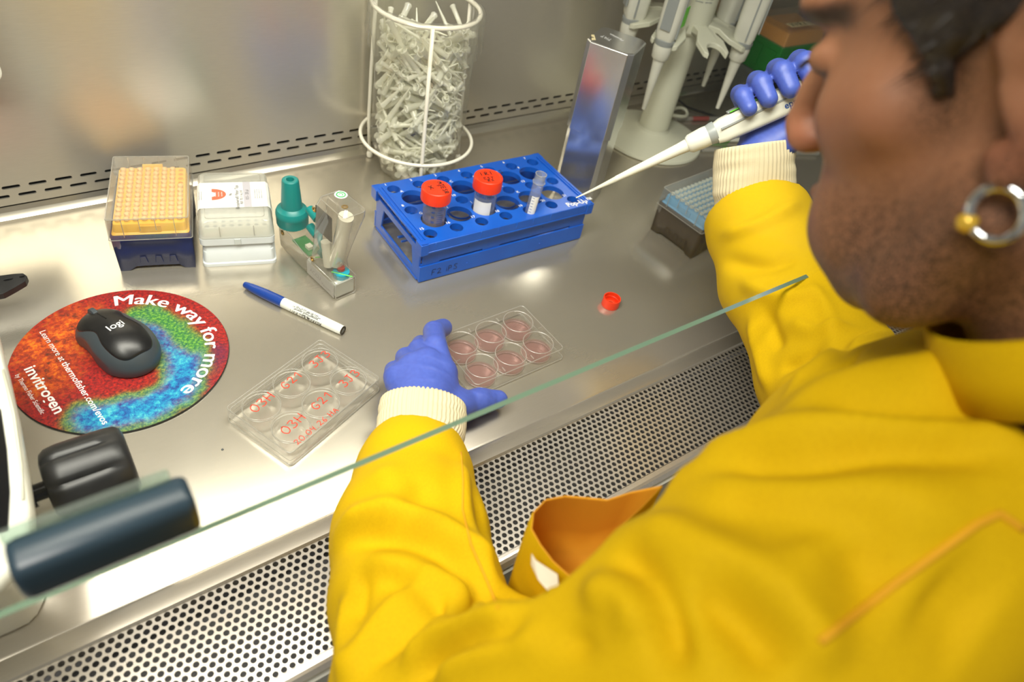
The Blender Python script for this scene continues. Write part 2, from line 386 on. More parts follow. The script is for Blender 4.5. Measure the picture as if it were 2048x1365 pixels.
def fold(V, F, strokes, near=45):
    """raise ridges / press valleys along strokes drawn on the cloth: (points (px,py), width mm, height mm)"""
    bv = BVHTree.FromPolygons([tuple(v) for v in V], [tuple(int(i) for i in f) for f in F]); nn = normals(V, F); D = np.zeros(len(V))
    for pts, wd, ht in strokes:
        Q = []
        dens = []
        for a, b in zip(pts, pts[1:]):
            m = max(2, int(math.hypot(a[0]-b[0], a[1]-b[1])/10))
            dens += [(a[0]+(b[0]-a[0])*i/m, a[1]+(b[1]-a[1])*i/m) for i in range(m)]
        dens.append(pts[-1])
        if len(dens) > 6:
            d = np.array(dens)
            for _ in range(6): d[1:-1] = (d[:-2]+2*d[1:-1]+d[2:])/4
            dens = d.tolist()
        for i, (x, y) in enumerate(dens):
            hit = bv.ray_cast(Vector(CAM), Vector(pray(x, y)).normalized())
            if hit[0] is not None:
                t = i/max(1, len(dens)-1); Q.append((*hit[0], min(1, 5*t+.15, 5*(1-t)+.15)))
        if len(Q) < 2: continue
        Q = np.array(Q)
        for _ in range(8): Q[1:-1, :3] = (Q[:-2, :3]+2*Q[1:-1, :3]+Q[2:, :3])/4
        best = np.full(len(V), 1e9); amp = np.zeros(len(V))
        sel = np.ones(len(V), bool)
        lo = Q[:, :3].min(0)-3*wd; hi = Q[:, :3].max(0)+3*wd; sel = ((V > lo) & (V < hi)).all(1); ii = np.where(sel)[0]
        b0 = np.full(len(ii), 1e9); a0 = np.zeros(len(ii))
        for q0, q1 in zip(Q, Q[1:]):
            ab = q1[:3]-q0[:3]; l2 = max(ab@ab, 1e-6); t = np.clip((V[ii]-q0[:3])@ab/l2, 0, 1)
            d = np.linalg.norm(V[ii]-q0[:3]-t[:, None]*ab, axis=1); am = q0[3]+(q1[3]-q0[3])*t
            u = d < b0; b0[u] = d[u]; a0[u] = am[u]
        D[ii] += ht*a0*np.exp(-(b0/wd)**2)
    return V+nn*D[:, None]
def smoothmesh(V, F, it=2, lam=.5):
    for _ in range(it):
        s = np.zeros_like(V); c = np.zeros(len(V))
        for i in range(4):
            for j in ((i+1) % 4, (i-1) % 4):
                np.add.at(s, F[:, i], V[F[:, j]]); np.add.at(c, F[:, i], 1)
        V = V+lam*(s/np.maximum(c, 1)[:, None]-V)
    return V
def noise3(X, scale, seed=0):
    r = np.random.RandomState(seed); out = np.zeros(len(X))
    for _ in range(7):
        k = r.randn(3); k = k/np.linalg.norm(k)*2*PI/scale*(.6+.8*r.rand()); out += np.sin(X@k+r.rand()*6.28)
    return out/7
#==SETTING==
# ------------------------------------------------------------------ setting
def struct(name, mb, mat, label, cat='structure', **k):
    o = mb.build(name, mat, **k); o['kind'] = 'structure'; o['label'] = label; o['category'] = cat; return o
X0, X1 = -420, 1320
b = MB(); y0 = -532
# deck plate with rolled front edge and upturned rear edge, swept along x
prof = [(13, 14), (9, 6), (4, 1.2), (-1, .0), (-531, 0), (-533, -.8), (-535, -.2), (-549.5, -1.2), (-551, -3), (-551, -14), (-548, -14), (-548, -5), (-530, -4), (0, -4), (8, 2), (12, 14)]
b.rings([[(x, y, z) for y, z in prof] for x in (X0, X1)])
struct('worktop', b, M['deck'], 'brushed stainless steel work surface of the hood, under all the lab ware', 'worktop', auto=25)
# rear wall with two staggered rows of slots
b = MB(); PT = 27.; WY = 10.
def slotcell(mb, xc, z0, z1, zc, hw=9.3, hh=2.1, n=5, px=PT):
    inner = []
    for cx, a0 in ((xc+hw-hh, -90), (xc-hw+hh, 90)):
        for k in range(n+1):
            t = math.radians(a0+180*k/n); inner.append((cx+hh*math.cos(t), zc+hh*math.sin(t)))
    m = len(inner); outer = []
    for k in range(m):                                   # boundary points around the cell
        ang = [(xc+px/2, z0), (xc+px/2, z0), (xc+px/2, zc), (xc+px/2, zc), (xc+px/2, z1), (xc+px/2, z1)]
    x0, x1 = xc-px/2, xc+px/2
    outer = [(xc+hw-hh, z0), (x1, z0), (x1, (z0+zc)/2), (x1, (z1+zc)/2), (x1, z1), (xc+hw-hh, z1), (xc-hw+hh, z1), (x0, z1), (x0, (z1+zc)/2), (x0, (z0+zc)/2), (x0, z0), (xc-hw+hh, z0)]
    V = [(x, WY, z) for x, z in inner]+[(x, WY, z) for x, z in outer]+[(x, WY+2, z) for x, z in inner]
    F = []
    for k in range(m): j = (k+1) % m; F += [(k, j, m+j, m+k), (k, 2*m+k, 2*m+j, j)]
    mb.add(V, F)
nslots = int((X1-X0)/PT)
for k in range(nslots+1):
    slotcell(b, -74.5+PT*(k-12), 34.4, 46, 40.2); slotcell(b, -61+PT*(k-12), 22, 34.4, 28.7)
b.add([(X0, WY, 46), (X1, WY, 46), (X1, WY, 760), (X0, WY, 760)], [(0, 1, 2, 3)])
b.add([(X0, WY, 22), (X1, WY, 22), (X1, WY, 17), (X0, WY, 17), (X0, WY+4, 15), (X1, WY+4, 15)], [(0, 3, 2, 1), (3, 4, 5, 2)])
struct('wall_back', b, M['wall'], 'brushed steel rear wall of the hood with two rows of slots', 'wall')
b = MB().box(X0, X1, 34, 36, -10, 780); struct('wall_duct', b, M['dark_duct'], 'dark air duct behind the slots of the rear wall', 'wall')
b = MB().box(X0-4, X0, -560, 40, -15, 780); struct('wall_left', b, M['side'], 'steel left side wall of the hood', 'wall')
b = MB().box(X1, X1+4, -560, 40, -15, 780); struct('wall_right', b, M['side'], 'steel right side wall of the hood', 'wall')
b = MB().box(X0, X1, -470, 40, 780, 786); struct('ceiling', b, pm('hood_ceiling_white', (.75, .73, .68), .6), 'pale hood ceiling holding the tube light', 'ceiling')
b = MB().box(-2500, 3000, -3200, 1500, -905, -900); struct('floor', b, M['floor'], 'grey laboratory floor below the hood', 'floor')
# perforated front air grille
b = MB(); px_, py_ = 6.72, 6.1; rows = 15; hr = 2.45; th = 1.3
GA = [q+t for q in (0, 90, 180, 270) for t in ((0, 21, 42.23, 66) if q % 180 == 0 else (0, 24, 47.77, 69))]; nh = 16
for j in range(rows):
    yc = -553.9-py_*j; n = int((X1-X0)/px_)
    for i in range(n):
        xc = X0+px_*(i+.5+(.5 if j % 2 else 0)); V = []; F = []
        for k in range(nh):
            t = math.radians(GA[k]); c, s = math.cos(t), math.sin(t); q = 1/max(abs(c)/(px_/2), abs(s)/(py_/2))
            V += [(xc+hr*c, yc+hr*s, -4.5), (xc+q*c, yc+q*s, -4.5), (xc+hr*c, yc+hr*s, -4.5-th)]
        for k in range(nh):
            a = 3*k; d = 3*((k+1) % nh); F += [(a, a+1, d+1, d), (a+2, a, d, d+2)]
        b.add(V, F)
yb = -553.9-py_*(rows-.5)
prof = [(yb+.5, -4.5), (yb-3, -4.5), (yb-5, -4.6), (-650, -5.5), (-653, -9), (-653, -14)]
V = [(x, y, z) for x in (X0, X1) for y, z in prof]; m = len(prof)
b.add(V, [(i, i+1, m+i+1, m+i) for i in range(m-1)])
struct('air_grille', b, M['grille'], 'perforated steel air grille along the front of the work surface', 'grille')
b = MB().box(X0, X1, -650, -549, -34, -32); struct('grille_tray', b, pm('tray_grey', (.07, .07, .07), .5, .5), 'grey tray under the perforated grille', 'tray')
b = MB()
prof = [(-651, -13), (-656, -14), (-668, -60), (-671, -68), (-668, -71), (-668, -420), (-640, -420), (-640, -20)]
b.rings([[(x, y, z) for y, z in prof] for x in (X0, X1)])
struct('apron', b, M['apron'], 'pale painted front apron of the hood below the grille', 'apron', auto=30)
# sliding glass sash
ge = np.array([0, -630., 216.]); sl = math.radians(9)
b = MB(); yb_, zb_ = -630, 216; yt, zt = yb_+520*math.sin(sl), zb_+520*math.cos(sl); tn = 4.5
ny, nz_ = -math.cos(sl)*tn, math.sin(sl)*tn
b.add([(X0, yb_, zb_), (X1, yb_, zb_), (X1, yt, zt), (X0, yt, zt)], [(0, 1, 2, 3)])
b.add([(X0, yb_+ny, zb_+nz_), (X1, yb_+ny, zb_+nz_), (X1, yt+ny, zt+nz_), (X0, yt+ny, zt+nz_)], [(3, 2, 1, 0)])
sash = struct('window_1', b, M['glass'], 'clear glass sash of the hood with a green bottom edge', 'window')
b = MB().add([(X0, yb_, zb_), (X1, yb_, zb_), (X1, yb_+ny, zb_+nz_), (X0, yb_+ny, zb_+nz_)], [(0, 1, 2, 3)])
b.build('glass_edge', M['glass_edge'], sash)
# sash handle bar
hd = empty('sash_handle', (0, 0, 0), label='dark slate plastic handle bar fixed to the glass sash at the left', cat='handle')
a0 = YP(14, 1108, -642); a1 = YP(379, 985, -642); hx0, hx1 = a0[0], a1[0]
hz_ = (a0[2]+a1[2])/2
def hring(x, s): # rounded bar profile in y,z
    out = []
    for k in range(20):
        t = 2*PI*k/20; c, sn = math.cos(t), math.sin(t)
        out.append((x, -648+11*s*math.copysign(abs(c)**.55, c), hz_-3+13.5*s*math.copysign(abs(sn)**.55, sn)))
    return out
MB().rings([hring(hx0, .8), hring(hx0+1, .93), hring(hx0+4, 1), hring(hx1-4, 1), hring(hx1-1, .93), hring(hx1, .8)]).build('grip', M['handle'], hd, auto=50)
MB().box(hx0, hx1-6, -641.5, -636.5, hz_+8, hz_+14).build('clear_lip', M['handle_lip'], hd, bevel=1)
# ------------------------------------------------------------------ mouse pad
pc = (-59.2, -268.5); PR = 100.5
pad = empty('mouse_pad', (pc[0], pc[1], 0), 0, 'round mouse pad printed in mottled red, orange, green and blue under the black mouse', 'mouse pad')
MB().lathe([(PR, .15), (PR+.4, .6), (PR+.4, 2.3), (PR, 2.7)], n=96).build('rubber_base', M['black_p'], pad, auto=40)
def padP(px, py):
    q = Z(px, py, 3); return (q[0]-pc[0], q[1]-pc[1])
nr, na = 60, 150
V = [(0, 0, 3)]; F = []
for i in range(1, nr+1):
    for k in range(na): t = 2*PI*k/na; V.append((PR*i/nr*math.cos(t), PR*i/nr*math.sin(t), 3))
for k in range(na):
    F.append((0, 1+k, 1+(k+1) % na))
    for i in range(nr-1): a = 1+i*na; F.append((a+k, a+na+k, a+na+(k+1) % na, a+(k+1) % na))
pr = link('printed_top', V, F, M['white_p'], pad)
VA = np.array(V)[:, :2]
def polyd(pts):
    pts = np.array([padP(*p) for p in pts]); d = np.full(len(VA), 1e9)
    for a, b in zip(pts, pts[1:]):
        ab = b-a; t = np.clip((VA-a)@ab/max(ab@ab, 1e-6), 0, 1); d = np.minimum(d, np.linalg.norm(VA-a-t[:, None]*ab, axis=1))
    return d
wob = noise3(np.c_[VA, np.zeros(len(VA))], 26, 3)*5+noise3(np.c_[VA, np.zeros(len(VA))], 10, 4)*3
d1 = polyd([(292, 640), (335, 665), (365, 700), (372, 745), (345, 790), (300, 815), (235, 830), (180, 838)])+wob
blue = 1/(1+np.exp((d1-24)/1.8)); core = 1/(1+np.exp((d1-15)/2.4))
gr = polyd([(276, 625), (330, 640), (385, 690)])+wob; core *= 1/(1+np.exp(-(gr-13)/2.5)); green = np.clip(blue-core, 0, 1)
org = np.clip(1-(polyd([(60, 700), (110, 690), (150, 640), (90, 760)])+wob)/38, 0, 1)
purp = 1/(1+np.exp((polyd([(405, 760), (350, 825), (440, 700)])+wob-9)/3))
at = pr.data.attributes.new('mask', 'FLOAT_COLOR', 'POINT')
at.data.foreach_set('color', np.c_[core, green, org, purp*(1-core)].astype(np.float32).ravel())
m = pm('pad_print', (.3, .01, .01), .6); bs = BS(m); av = N(m, 'ShaderNodeAttribute', attribute_name='mask')
tc = N(m, 'ShaderNodeTexCoord')
def nse(scale, detail=6, rough=.7):
    n = N(m, 'ShaderNodeTexNoise', Scale=scale, Detail=detail, Roughness=rough); LK(m, tc.outputs['Object'], n.inputs['Vector']); return n.outputs[0]
def ramp(src, stops):
    r = N(m, 'ShaderNodeValToRGB'); e = r.color_ramp.elements
    while len(e) < len(stops): e.new(.5)
    for q, (p, c) in zip(e, stops): q.position = p; q.color = L(c)
    LK(m, src, r.inputs[0]); return r.outputs[0]
def mix(f, a, c):
    x = N(m, 'ShaderNodeMixRGB'); LK(m, f, x.inputs[0]); LK(m, a, x.inputs[1]); LK(m, c, x.inputs[2]); return x.outputs[0]
sep = N(m, 'ShaderNodeSeparateColor'); LK(m, av.outputs['Color'], sep.inputs[0])
n1 = nse(330); n2 = nse(120, 8, .8); n3 = nse(520, 4)
red = ramp(n1, [(.34, (52, 8, 12)), (.48, (130, 12, 14)), (.6, (172, 24, 14)), (.72, (205, 60, 20))])
orc = ramp(n2, [(.36, (60, 40, 14)), (.46, (150, 50, 10)), (.54, (205, 80, 10)), (.62, (222, 130, 14)), (.72, (120, 120, 30))])
blc = ramp(n2, [(.34, (8, 30, 110)), (.45, (0, 92, 160)), (.55, (20, 150, 185)), (.64, (90, 190, 190)), (.74, (60, 150, 90))])
grc = ramp(n1, [(.34, (14, 70, 60)), (.48, (50, 120, 50)), (.6, (110, 165, 60)), (.74, (170, 180, 50))])
puc = ramp(n1, [(.36, (60, 14, 60)), (.6, (120, 24, 50)), (.7, (30, 60, 130))])
c = mix(sep.outputs[2], red, orc); c = mix(av.outputs['Alpha'], c, puc); c = mix(sep.outputs[1], c, grc); c = mix(sep.outputs[0], c, blc)
LK(m, c, bs.inputs['Base Color'])
pr.data.materials[0] = m
# lettering: curved headline and three straight lines
b = MB(); pts = [padP(*p) for p in ((240, 600), (455, 680), (370, 770))]
V, F = text_geo('Make way for more', 22.5, 0, 'LEFT', 0, .80)
xmax = max(v[0] for v in V); a_s = math.atan2(*reversed(padP(228, 606))); 
th0 = math.degrees(math.atan2(padP(226, 607)[1], padP(226, 607)[0])); th1 = math.degrees(math.atan2(padP(362, 782)[1], padP(362, 782)[0]))
RT = 84.
for dx, dz in ((-.35, 0), (0, .05), (.35, .1)):
    V2 = []
    for x, y in V:
        t = math.radians(th0+(th1-th0)*(x+dx)/xmax); r = RT+y*1.02; V2.append((r*math.cos(t), r*math.sin(t), 3.1+dz))
    b.add(V2, F)
tag(b.build('headline_lettering', M['ink_white'], pad), 'white curved words')
def fit_text(mb, txt, p0, p1, hgt, off=0, zz=3.1):
    V, F = text_geo(txt, 10, off); xs = [v[0] for v in V]; w_ = max(xs)-min(xs)
    a = Vector(padP(*p0)); e = Vector(padP(*p1)); u = (e-a); Ln = u.length; u.normalize(); v = Vector((-u.y, u.x))
    mb.add([(a.x+u.x*(x-min(xs))*Ln/w_+v.x*y*hgt/10, a.y+u.y*(x-min(xs))*Ln/w_+v.y*y*hgt/10, zz) for x, y in V], F)
b = MB()
fit_text(b, 'Learn more at', (84, 663), (126, 722), 8.5)
fit_text(b, 'thermofisher.com/evos', (128, 725), (212, 848), 9.0, .12)
fit_text(b, 'invitrogen', (58, 735), (120, 825), 15, .18)
fit_text(b, 'by Thermo Fisher Scientific', (34, 750), (86, 828), 6.0)
tag(b.build('small_lettering', M['ink_white'], pad), 'small white straight lines of words')
# ------------------------------------------------------------------ computer mouse
ax_a = Z(180, 628, 18); ax_b = Z(290, 728, 14)   # nose, tail
md = Vector((ax_a-ax_b)[:2]).normalized(); mang = math.atan2(md.y, md.x)
mc = Z(232, 678, 16)
mouse = empty('computer_mouse', (mc[0], mc[1], 3.2), mang, 'black wireless mouse with grey sides and scroll wheel on the colourful pad', 'mouse')
def mouse_fn(X, d): return np.maximum(d, .4-X[:, 2])
s = SDF(8)
s.ell((-4, 0, 8), (47, 29, 27)).ell((18, 0, 6), (31, 27, 19)).ell((-16, 0, 8), (33, 29.5, 28))
def waist(X, d):
    h = X[:, 2]; top = d
    sx = np.abs(X[:, 1])-(29-4.2*np.exp(-((X[:, 0]-12)/18)**2)-.006*(X[:, 0])**2*.35); return np.maximum(np.maximum(top, sx*.8), .4-h)
V, F = s.mesh((-60, -36, -2), (60, 36, 42), 1.2, waist); V = smoothmesh(V, F, 3)
body = link('mouse_body', V, F, M['slate_p'], mouse, smooth=True)
# upper shell: the same surface lifted a little inside an hourglass outline
def shellfn(X, d):
    d = waist(X, d)-.9; x = X[:, 0]
    hw = 21.5-5*np.exp(-((x-2)/14)**2)+np.where(x > 12, 3.5*(1-np.exp(-((x-12)/14)**2)), 0)-.0*x
    o = np.sqrt(np.maximum(0, (x+6)/45)**2+(X[:, 1]/hw)**2)-1; back = (np.abs(x+2)/43)**4+(np.abs(X[:, 1])/hw)**3-1
    return np.maximum(np.maximum(d, back*14), 12-X[:, 2]+np.abs(X[:, 1])*.0-np.maximum(0, x-20)*.35)
V, F = s.mesh((-60, -36, -2), (60, 36, 42), 1.0, shellfn); V = smoothmesh(V, F, 3)
top = link('top_shell', V, F, M['mouse_top'], mouse, smooth=True)
bvm = BVHTree.FromPolygons([tuple(v) for v in V], [tuple(int(i) for i in f) for f in F])
def on_mouse(x, y):
    h_ = bvm.ray_cast(Vector((x, y, 80)), Vector((0, 0, -1))); return h_[0].z if h_[0] else 20
MB().lathe([(8, -3), (9.5, -2), (9.5, 2), (8, 3)], (33, 0, on_mouse(33, 0)-6.3), 28, ax=(0, 1, 0)).build('scroll_wheel', M['slate_p'], mouse, auto=40)
b = MB(); b.tube([(x, 0, on_mouse(x, 0)-.1) for x in np.linspace(8, 25, 8)], .7, 6); b.build('button_gap', M['black_gloss'], mouse)
b = MB()
V, F = text_geo('logi', 13, .1, 'CENTER')
b.add([(-8-y*1.0, x*.9, on_mouse(-8-y, x*.9)+.25) for x, y in [(-x, -y) for x, y in V]], F)
tag(b.build('logo_lettering', M['ink_white'], mouse), 'small white word')
b = MB(); b.box(-45.5, -44.9, -1, 1, 5, 13); b.tube([(-46.2, 0, 9), (-43.5, 0, 17)], .4, 6); b.build('seam_mark', M['ink'], mouse)
# ------------------------------------------------------------------ marker pen
pa = Z(489, 569, 6.5); pb = Z(687, 662, 6); dv = Vector(pb-pa); ln = dv.length; u = dv.normalized()
mk = empty('marker_pen', (0, 0, 0), label='white lab marker pen with blue cap lying on the steel left of the clear bag-like device', cat='marker')
mk['label'] = 'white lab marker pen with a blue cap lying on the steel work surface'
orient(mk, u, (0, 0, 1), pa)
r_ = 6.1; cl = ln*.40
MB().lathe([(3.0, 0), (3.6, .8), (5.0, 12), (6.1, 30), (6.3, cl-2), (6.3, cl)], n=28).build('cap', M['marker_blue'], mk, auto=35)
MB().lathe([(5.4, cl-1), (6.0, cl), (6.0, cl+14), (5.6, ln-6), (5.3, ln-1)], n=28).build('barrel', M['marker_white'], mk, auto=35)
MB().lathe([(5.32, ln-1.2), (5.32, ln-.3), (4.8, ln), (4.2, ln), (4.2, ln-1.0), (0.1, ln-1.0)], n=28).build('end_plug', M['marker_end'], mk, auto=35)
b = MB(); lab = [('VWR LAB MARKER', 5.6, .12, 64, 78), ('FINE TIP', 2.7, .05, 44, 84-0), ('Permanent, Alcohol/Waterproof', 2.6, .05, 22, 0), ('Cat. No. 52877-310 Black, 52877-355 Blue', 2.3, .05, 4, 0), ('52877-150 Red, 52877-200 Green', 2.3, .05, -12, 0)]
cvec = Vector(CAM)-Vector(pa); inv = mk.matrix_world.to_3x3().inverted(); cl3 = inv @ cvec; base = math.atan2(cl3.y, cl3.x)
for txt, sz, off, da, _ in lab:
    V, F = text_geo(txt, sz, off, 'CENTER', 0, .92)
    V2 = []
    for x, y in V:
        rr_ = 6.12-.0035*max(0, x+20); t = base+math.radians(da-12)+y/6.1*1
        V2.append((x, t, rr_))
    sgn = 1
    b.add([(rr_*math.cos(t), rr_*math.sin(t), cl+34+x) for x, t, rr_ in V2], F)
tag(b.build('lettering', M['ink'], mk), 'black printed words')
# ------------------------------------------------------------------ round caps / small cap on the deck
def cap_ridged(name, R, H, parent, z, open_up=False, mats=None):
    n = 96; V = []; F = []; b = MB()
    def ring(r, z_, amp): return [((r+(amp if i % 2 else 0))*math.cos(2*PI*i/n), (r+(amp if i % 2 else 0))*math.sin(2*PI*i/n), z_) for i in range(n)]
    if open_up:
        b.rings([ring(R-.4, z, 0), ring(R, z+.5, -.15), ring(R, z+H-.4, -.15), ring(R-.2, z+H, 0), ring(R-1.4, z+H, 0), ring(R-1.6, z+H*.6, 0), ring(R-2.1, z+H*.55, 0), ring(R-1.6, z+H*.5, 0), ring(R-1.6, z+1.4, 0)])
    else:
        b.rings([ring(R-1, z, 0), ring(R, z, -.3), ring(R, z+H-1.6, -.3), ring(R-.5, z+H-.7, 0), ring(R-1.6, z+H, 0), ring(R-2.6, z+H-.25, 0)])
    return b.build(name, mats or M['red_cap'], parent, auto=30)
cc = (Z(1206, 612, 0)+Z(1238, 612, 0))/2+np.array([3, 4, 0]); cc = Z(1221, 607, 3)
sc_ = empty('screw_cap', (cc[0], cc[1], 0), 0, 'small orange-red screw cap lying open side up on the steel right of the open plate', 'cap')
cap_ridged('cap_shell', 11.3, 12.5, sc_, 0.05, True)
MB().lathe([(5.2, 1.3), (5.2, 3.2), (4.2, 3.2), (4.2, 1.45)], n=28, cap0=False, cap1=True).build('seal_ring', M['red_cap_top'], sc_, auto=30)
# ------------------------------------------------------------------ six-well plates
WELLS = [(-39.5, 19.6), (0, 19.6), (39.5, 19.6), (-39.5, -19.6), (0, -19.6), (39.5, -19.6)]
def plate_body(parent, top=17.5, liquid=True, cut=True):
    b = MB()
    # base skirt
    R0 = rr_ring(63.8, 42.7, 5, 0); R1 = rr_ring(63.8, 42.7, 5, 2.5); R2 = rr_ring(61.8, 40.9, 5, 2.8); R3 = rr_ring(61.6, 40.7, 5, top)
    b.rings([R0, R1, R2, R3], False, False); b.build('skirt', M['clear'], parent, auto=30)
    b = MB(); q = [(x, y, top) for x, y, z in R3]; b.tube(q, .55, 5, True); q = [(x, y, 2.6) for x, y, z in R1]; b.tube(q, .4, 5, True); b.tube([(x, y, .3) for x, y, z in R0], .3, 4, True); b.build('skirt_rims', M['clear_edge'], parent, smooth=True)
    # deck web with six openings
    b = MB(); n = 24
    for wx, wy in WELLS:
        V = []; F = []
        x0, x1 = (-61.4 if wx < -1 else wx-19.75), (61.4 if wx > 1 else wx+19.75); 
        ya, yb2 = (0, 40.5) if wy > 0 else (-40.5, 0)
        for k in range(n):
            t = 2*PI*k/n+PI/4; c, s_ = math.cos(t), math.sin(t)
            tx = ((x1-wx) if c > 0 else (wx-x0))/max(abs(c), 1e-6); ty = ((yb2-wy) if s_ > 0 else (wy-ya))/max(abs(s_), 1e-6); q = min(tx, ty)
            V += [(wx+17.9*c, wy+17.9*s_, top-2.2), (wx+q*c, wy+q*s_, top-2.2)]
        for k in range(n): a = 2*k; d = 2*((k+1) % n); F.append((a, a+1, d+1, d))
        b.add(V, F)
    b.build('web', M['clear'], parent)
    for wx, wy in WELLS:
        wl = MB().lathe([(17.4, 1.6), (17.7, top+.3)], (wx, wy, 0), 48, True, False).build('well', M['clear'], parent, auto=30)
        MB().tube([(wx+17.7*math.cos(2*PI*i/48), wy+17.7*math.sin(2*PI*i/48), top+.3) for i in range(48)], .55, 6, True).build('well_rim', M['clear_edge'], wl, smooth=True)
        if liquid: MB().tube([(wx+17.4*math.cos(2*PI*i/48), wy+17.4*math.sin(2*PI*i/48), 1.7) for i in range(48)], .4, 5, True).build('well_floor_ring', M['clear_edge'], wl, smooth=True)
        if liquid:
            lv = MB().lathe([(17.1, 1.8), (17.1, 5.0), (17.35, 5.9), (16.6, 5.1), (.1, 4.9)], (wx, wy, 0), 40, True, True).build('culture_medium', M['medium'], wl, auto=40)
def plate_tags(parent, top):
    b = MB()
    for x in (-20, 20):
        for sy in (-1, 1): b.box(x-.3, x+.3, sy*34-3, sy*34+3, top-2, top-.4)
    b.box(-61, -55, -.3, .3, top-2, top-.4); b.box(55, 61, -.3, .3, top-2, top-.4)
    tag(b.build('web_ribs', M['clear_edge'], parent), kind='stuff')
def seat(p):   # centre and rotation from four top corners (px) and z
    return p
op = empty('six_well_plate', (297.5, -431.9, .4), .03, 'open clear six-well plate of pink medium held by the gloved left hand', 'well plate')
plate_body(op); plate_tags(op, 17.5)
cp = empty('six_well_plate', (77.1, -407.5, .2), .39, 'closed clear six-well plate with red handwriting on its lid beside the mouse pad', 'well plate')
plate_body(cp, 16.2, False)
lid = MB(); shell(lid, [(63.4, 42.3, 4, 8.2), (63.2, 42.1, 4, 19.2), (62.6, 41.5, 4, 19.9)], 1.0)
ld = lid.build('lid', M['clear'], cp, auto=30)
b = MB(); b.tube([(x, y, 19.8) for x, y, z in rr_ring(62.9, 41.8, 4, 0)], .45, 5, True); b.tube([(x, y, 8.3) for x, y, z in rr_ring(63.2, 42.1, 4, 0)], .35, 5, True)
for wx, wy in WELLS: b.tube([(wx+18.3*math.cos(2*PI*i/48), wy+18.3*math.sin(2*PI*i/48), 19.9) for i in range(48)], .32, 5, True)
b.build('lid_rims', M['clear_edge'], ld, smooth=True)
b = MB()
for i, t in enumerate(('03H', 'G21', '3J3')):
    for j in (0, 1):
        wx, wy = WELLS[i+3*j]; hand(b, t, 9.5 if i else 10, (wx-11, wy+1.5-j*1.5, 20.1), (1, .05, 0), (-.05, 1, 0), .95)
hand(b, '20.04.26 HA', 6.2, (-52, -37.2, 20.1), (1, 0, 0), (0, 1, 0), .7)
tag(b.build('handwriting', M['ink_red'], ld), 'red handwritten codes and date')
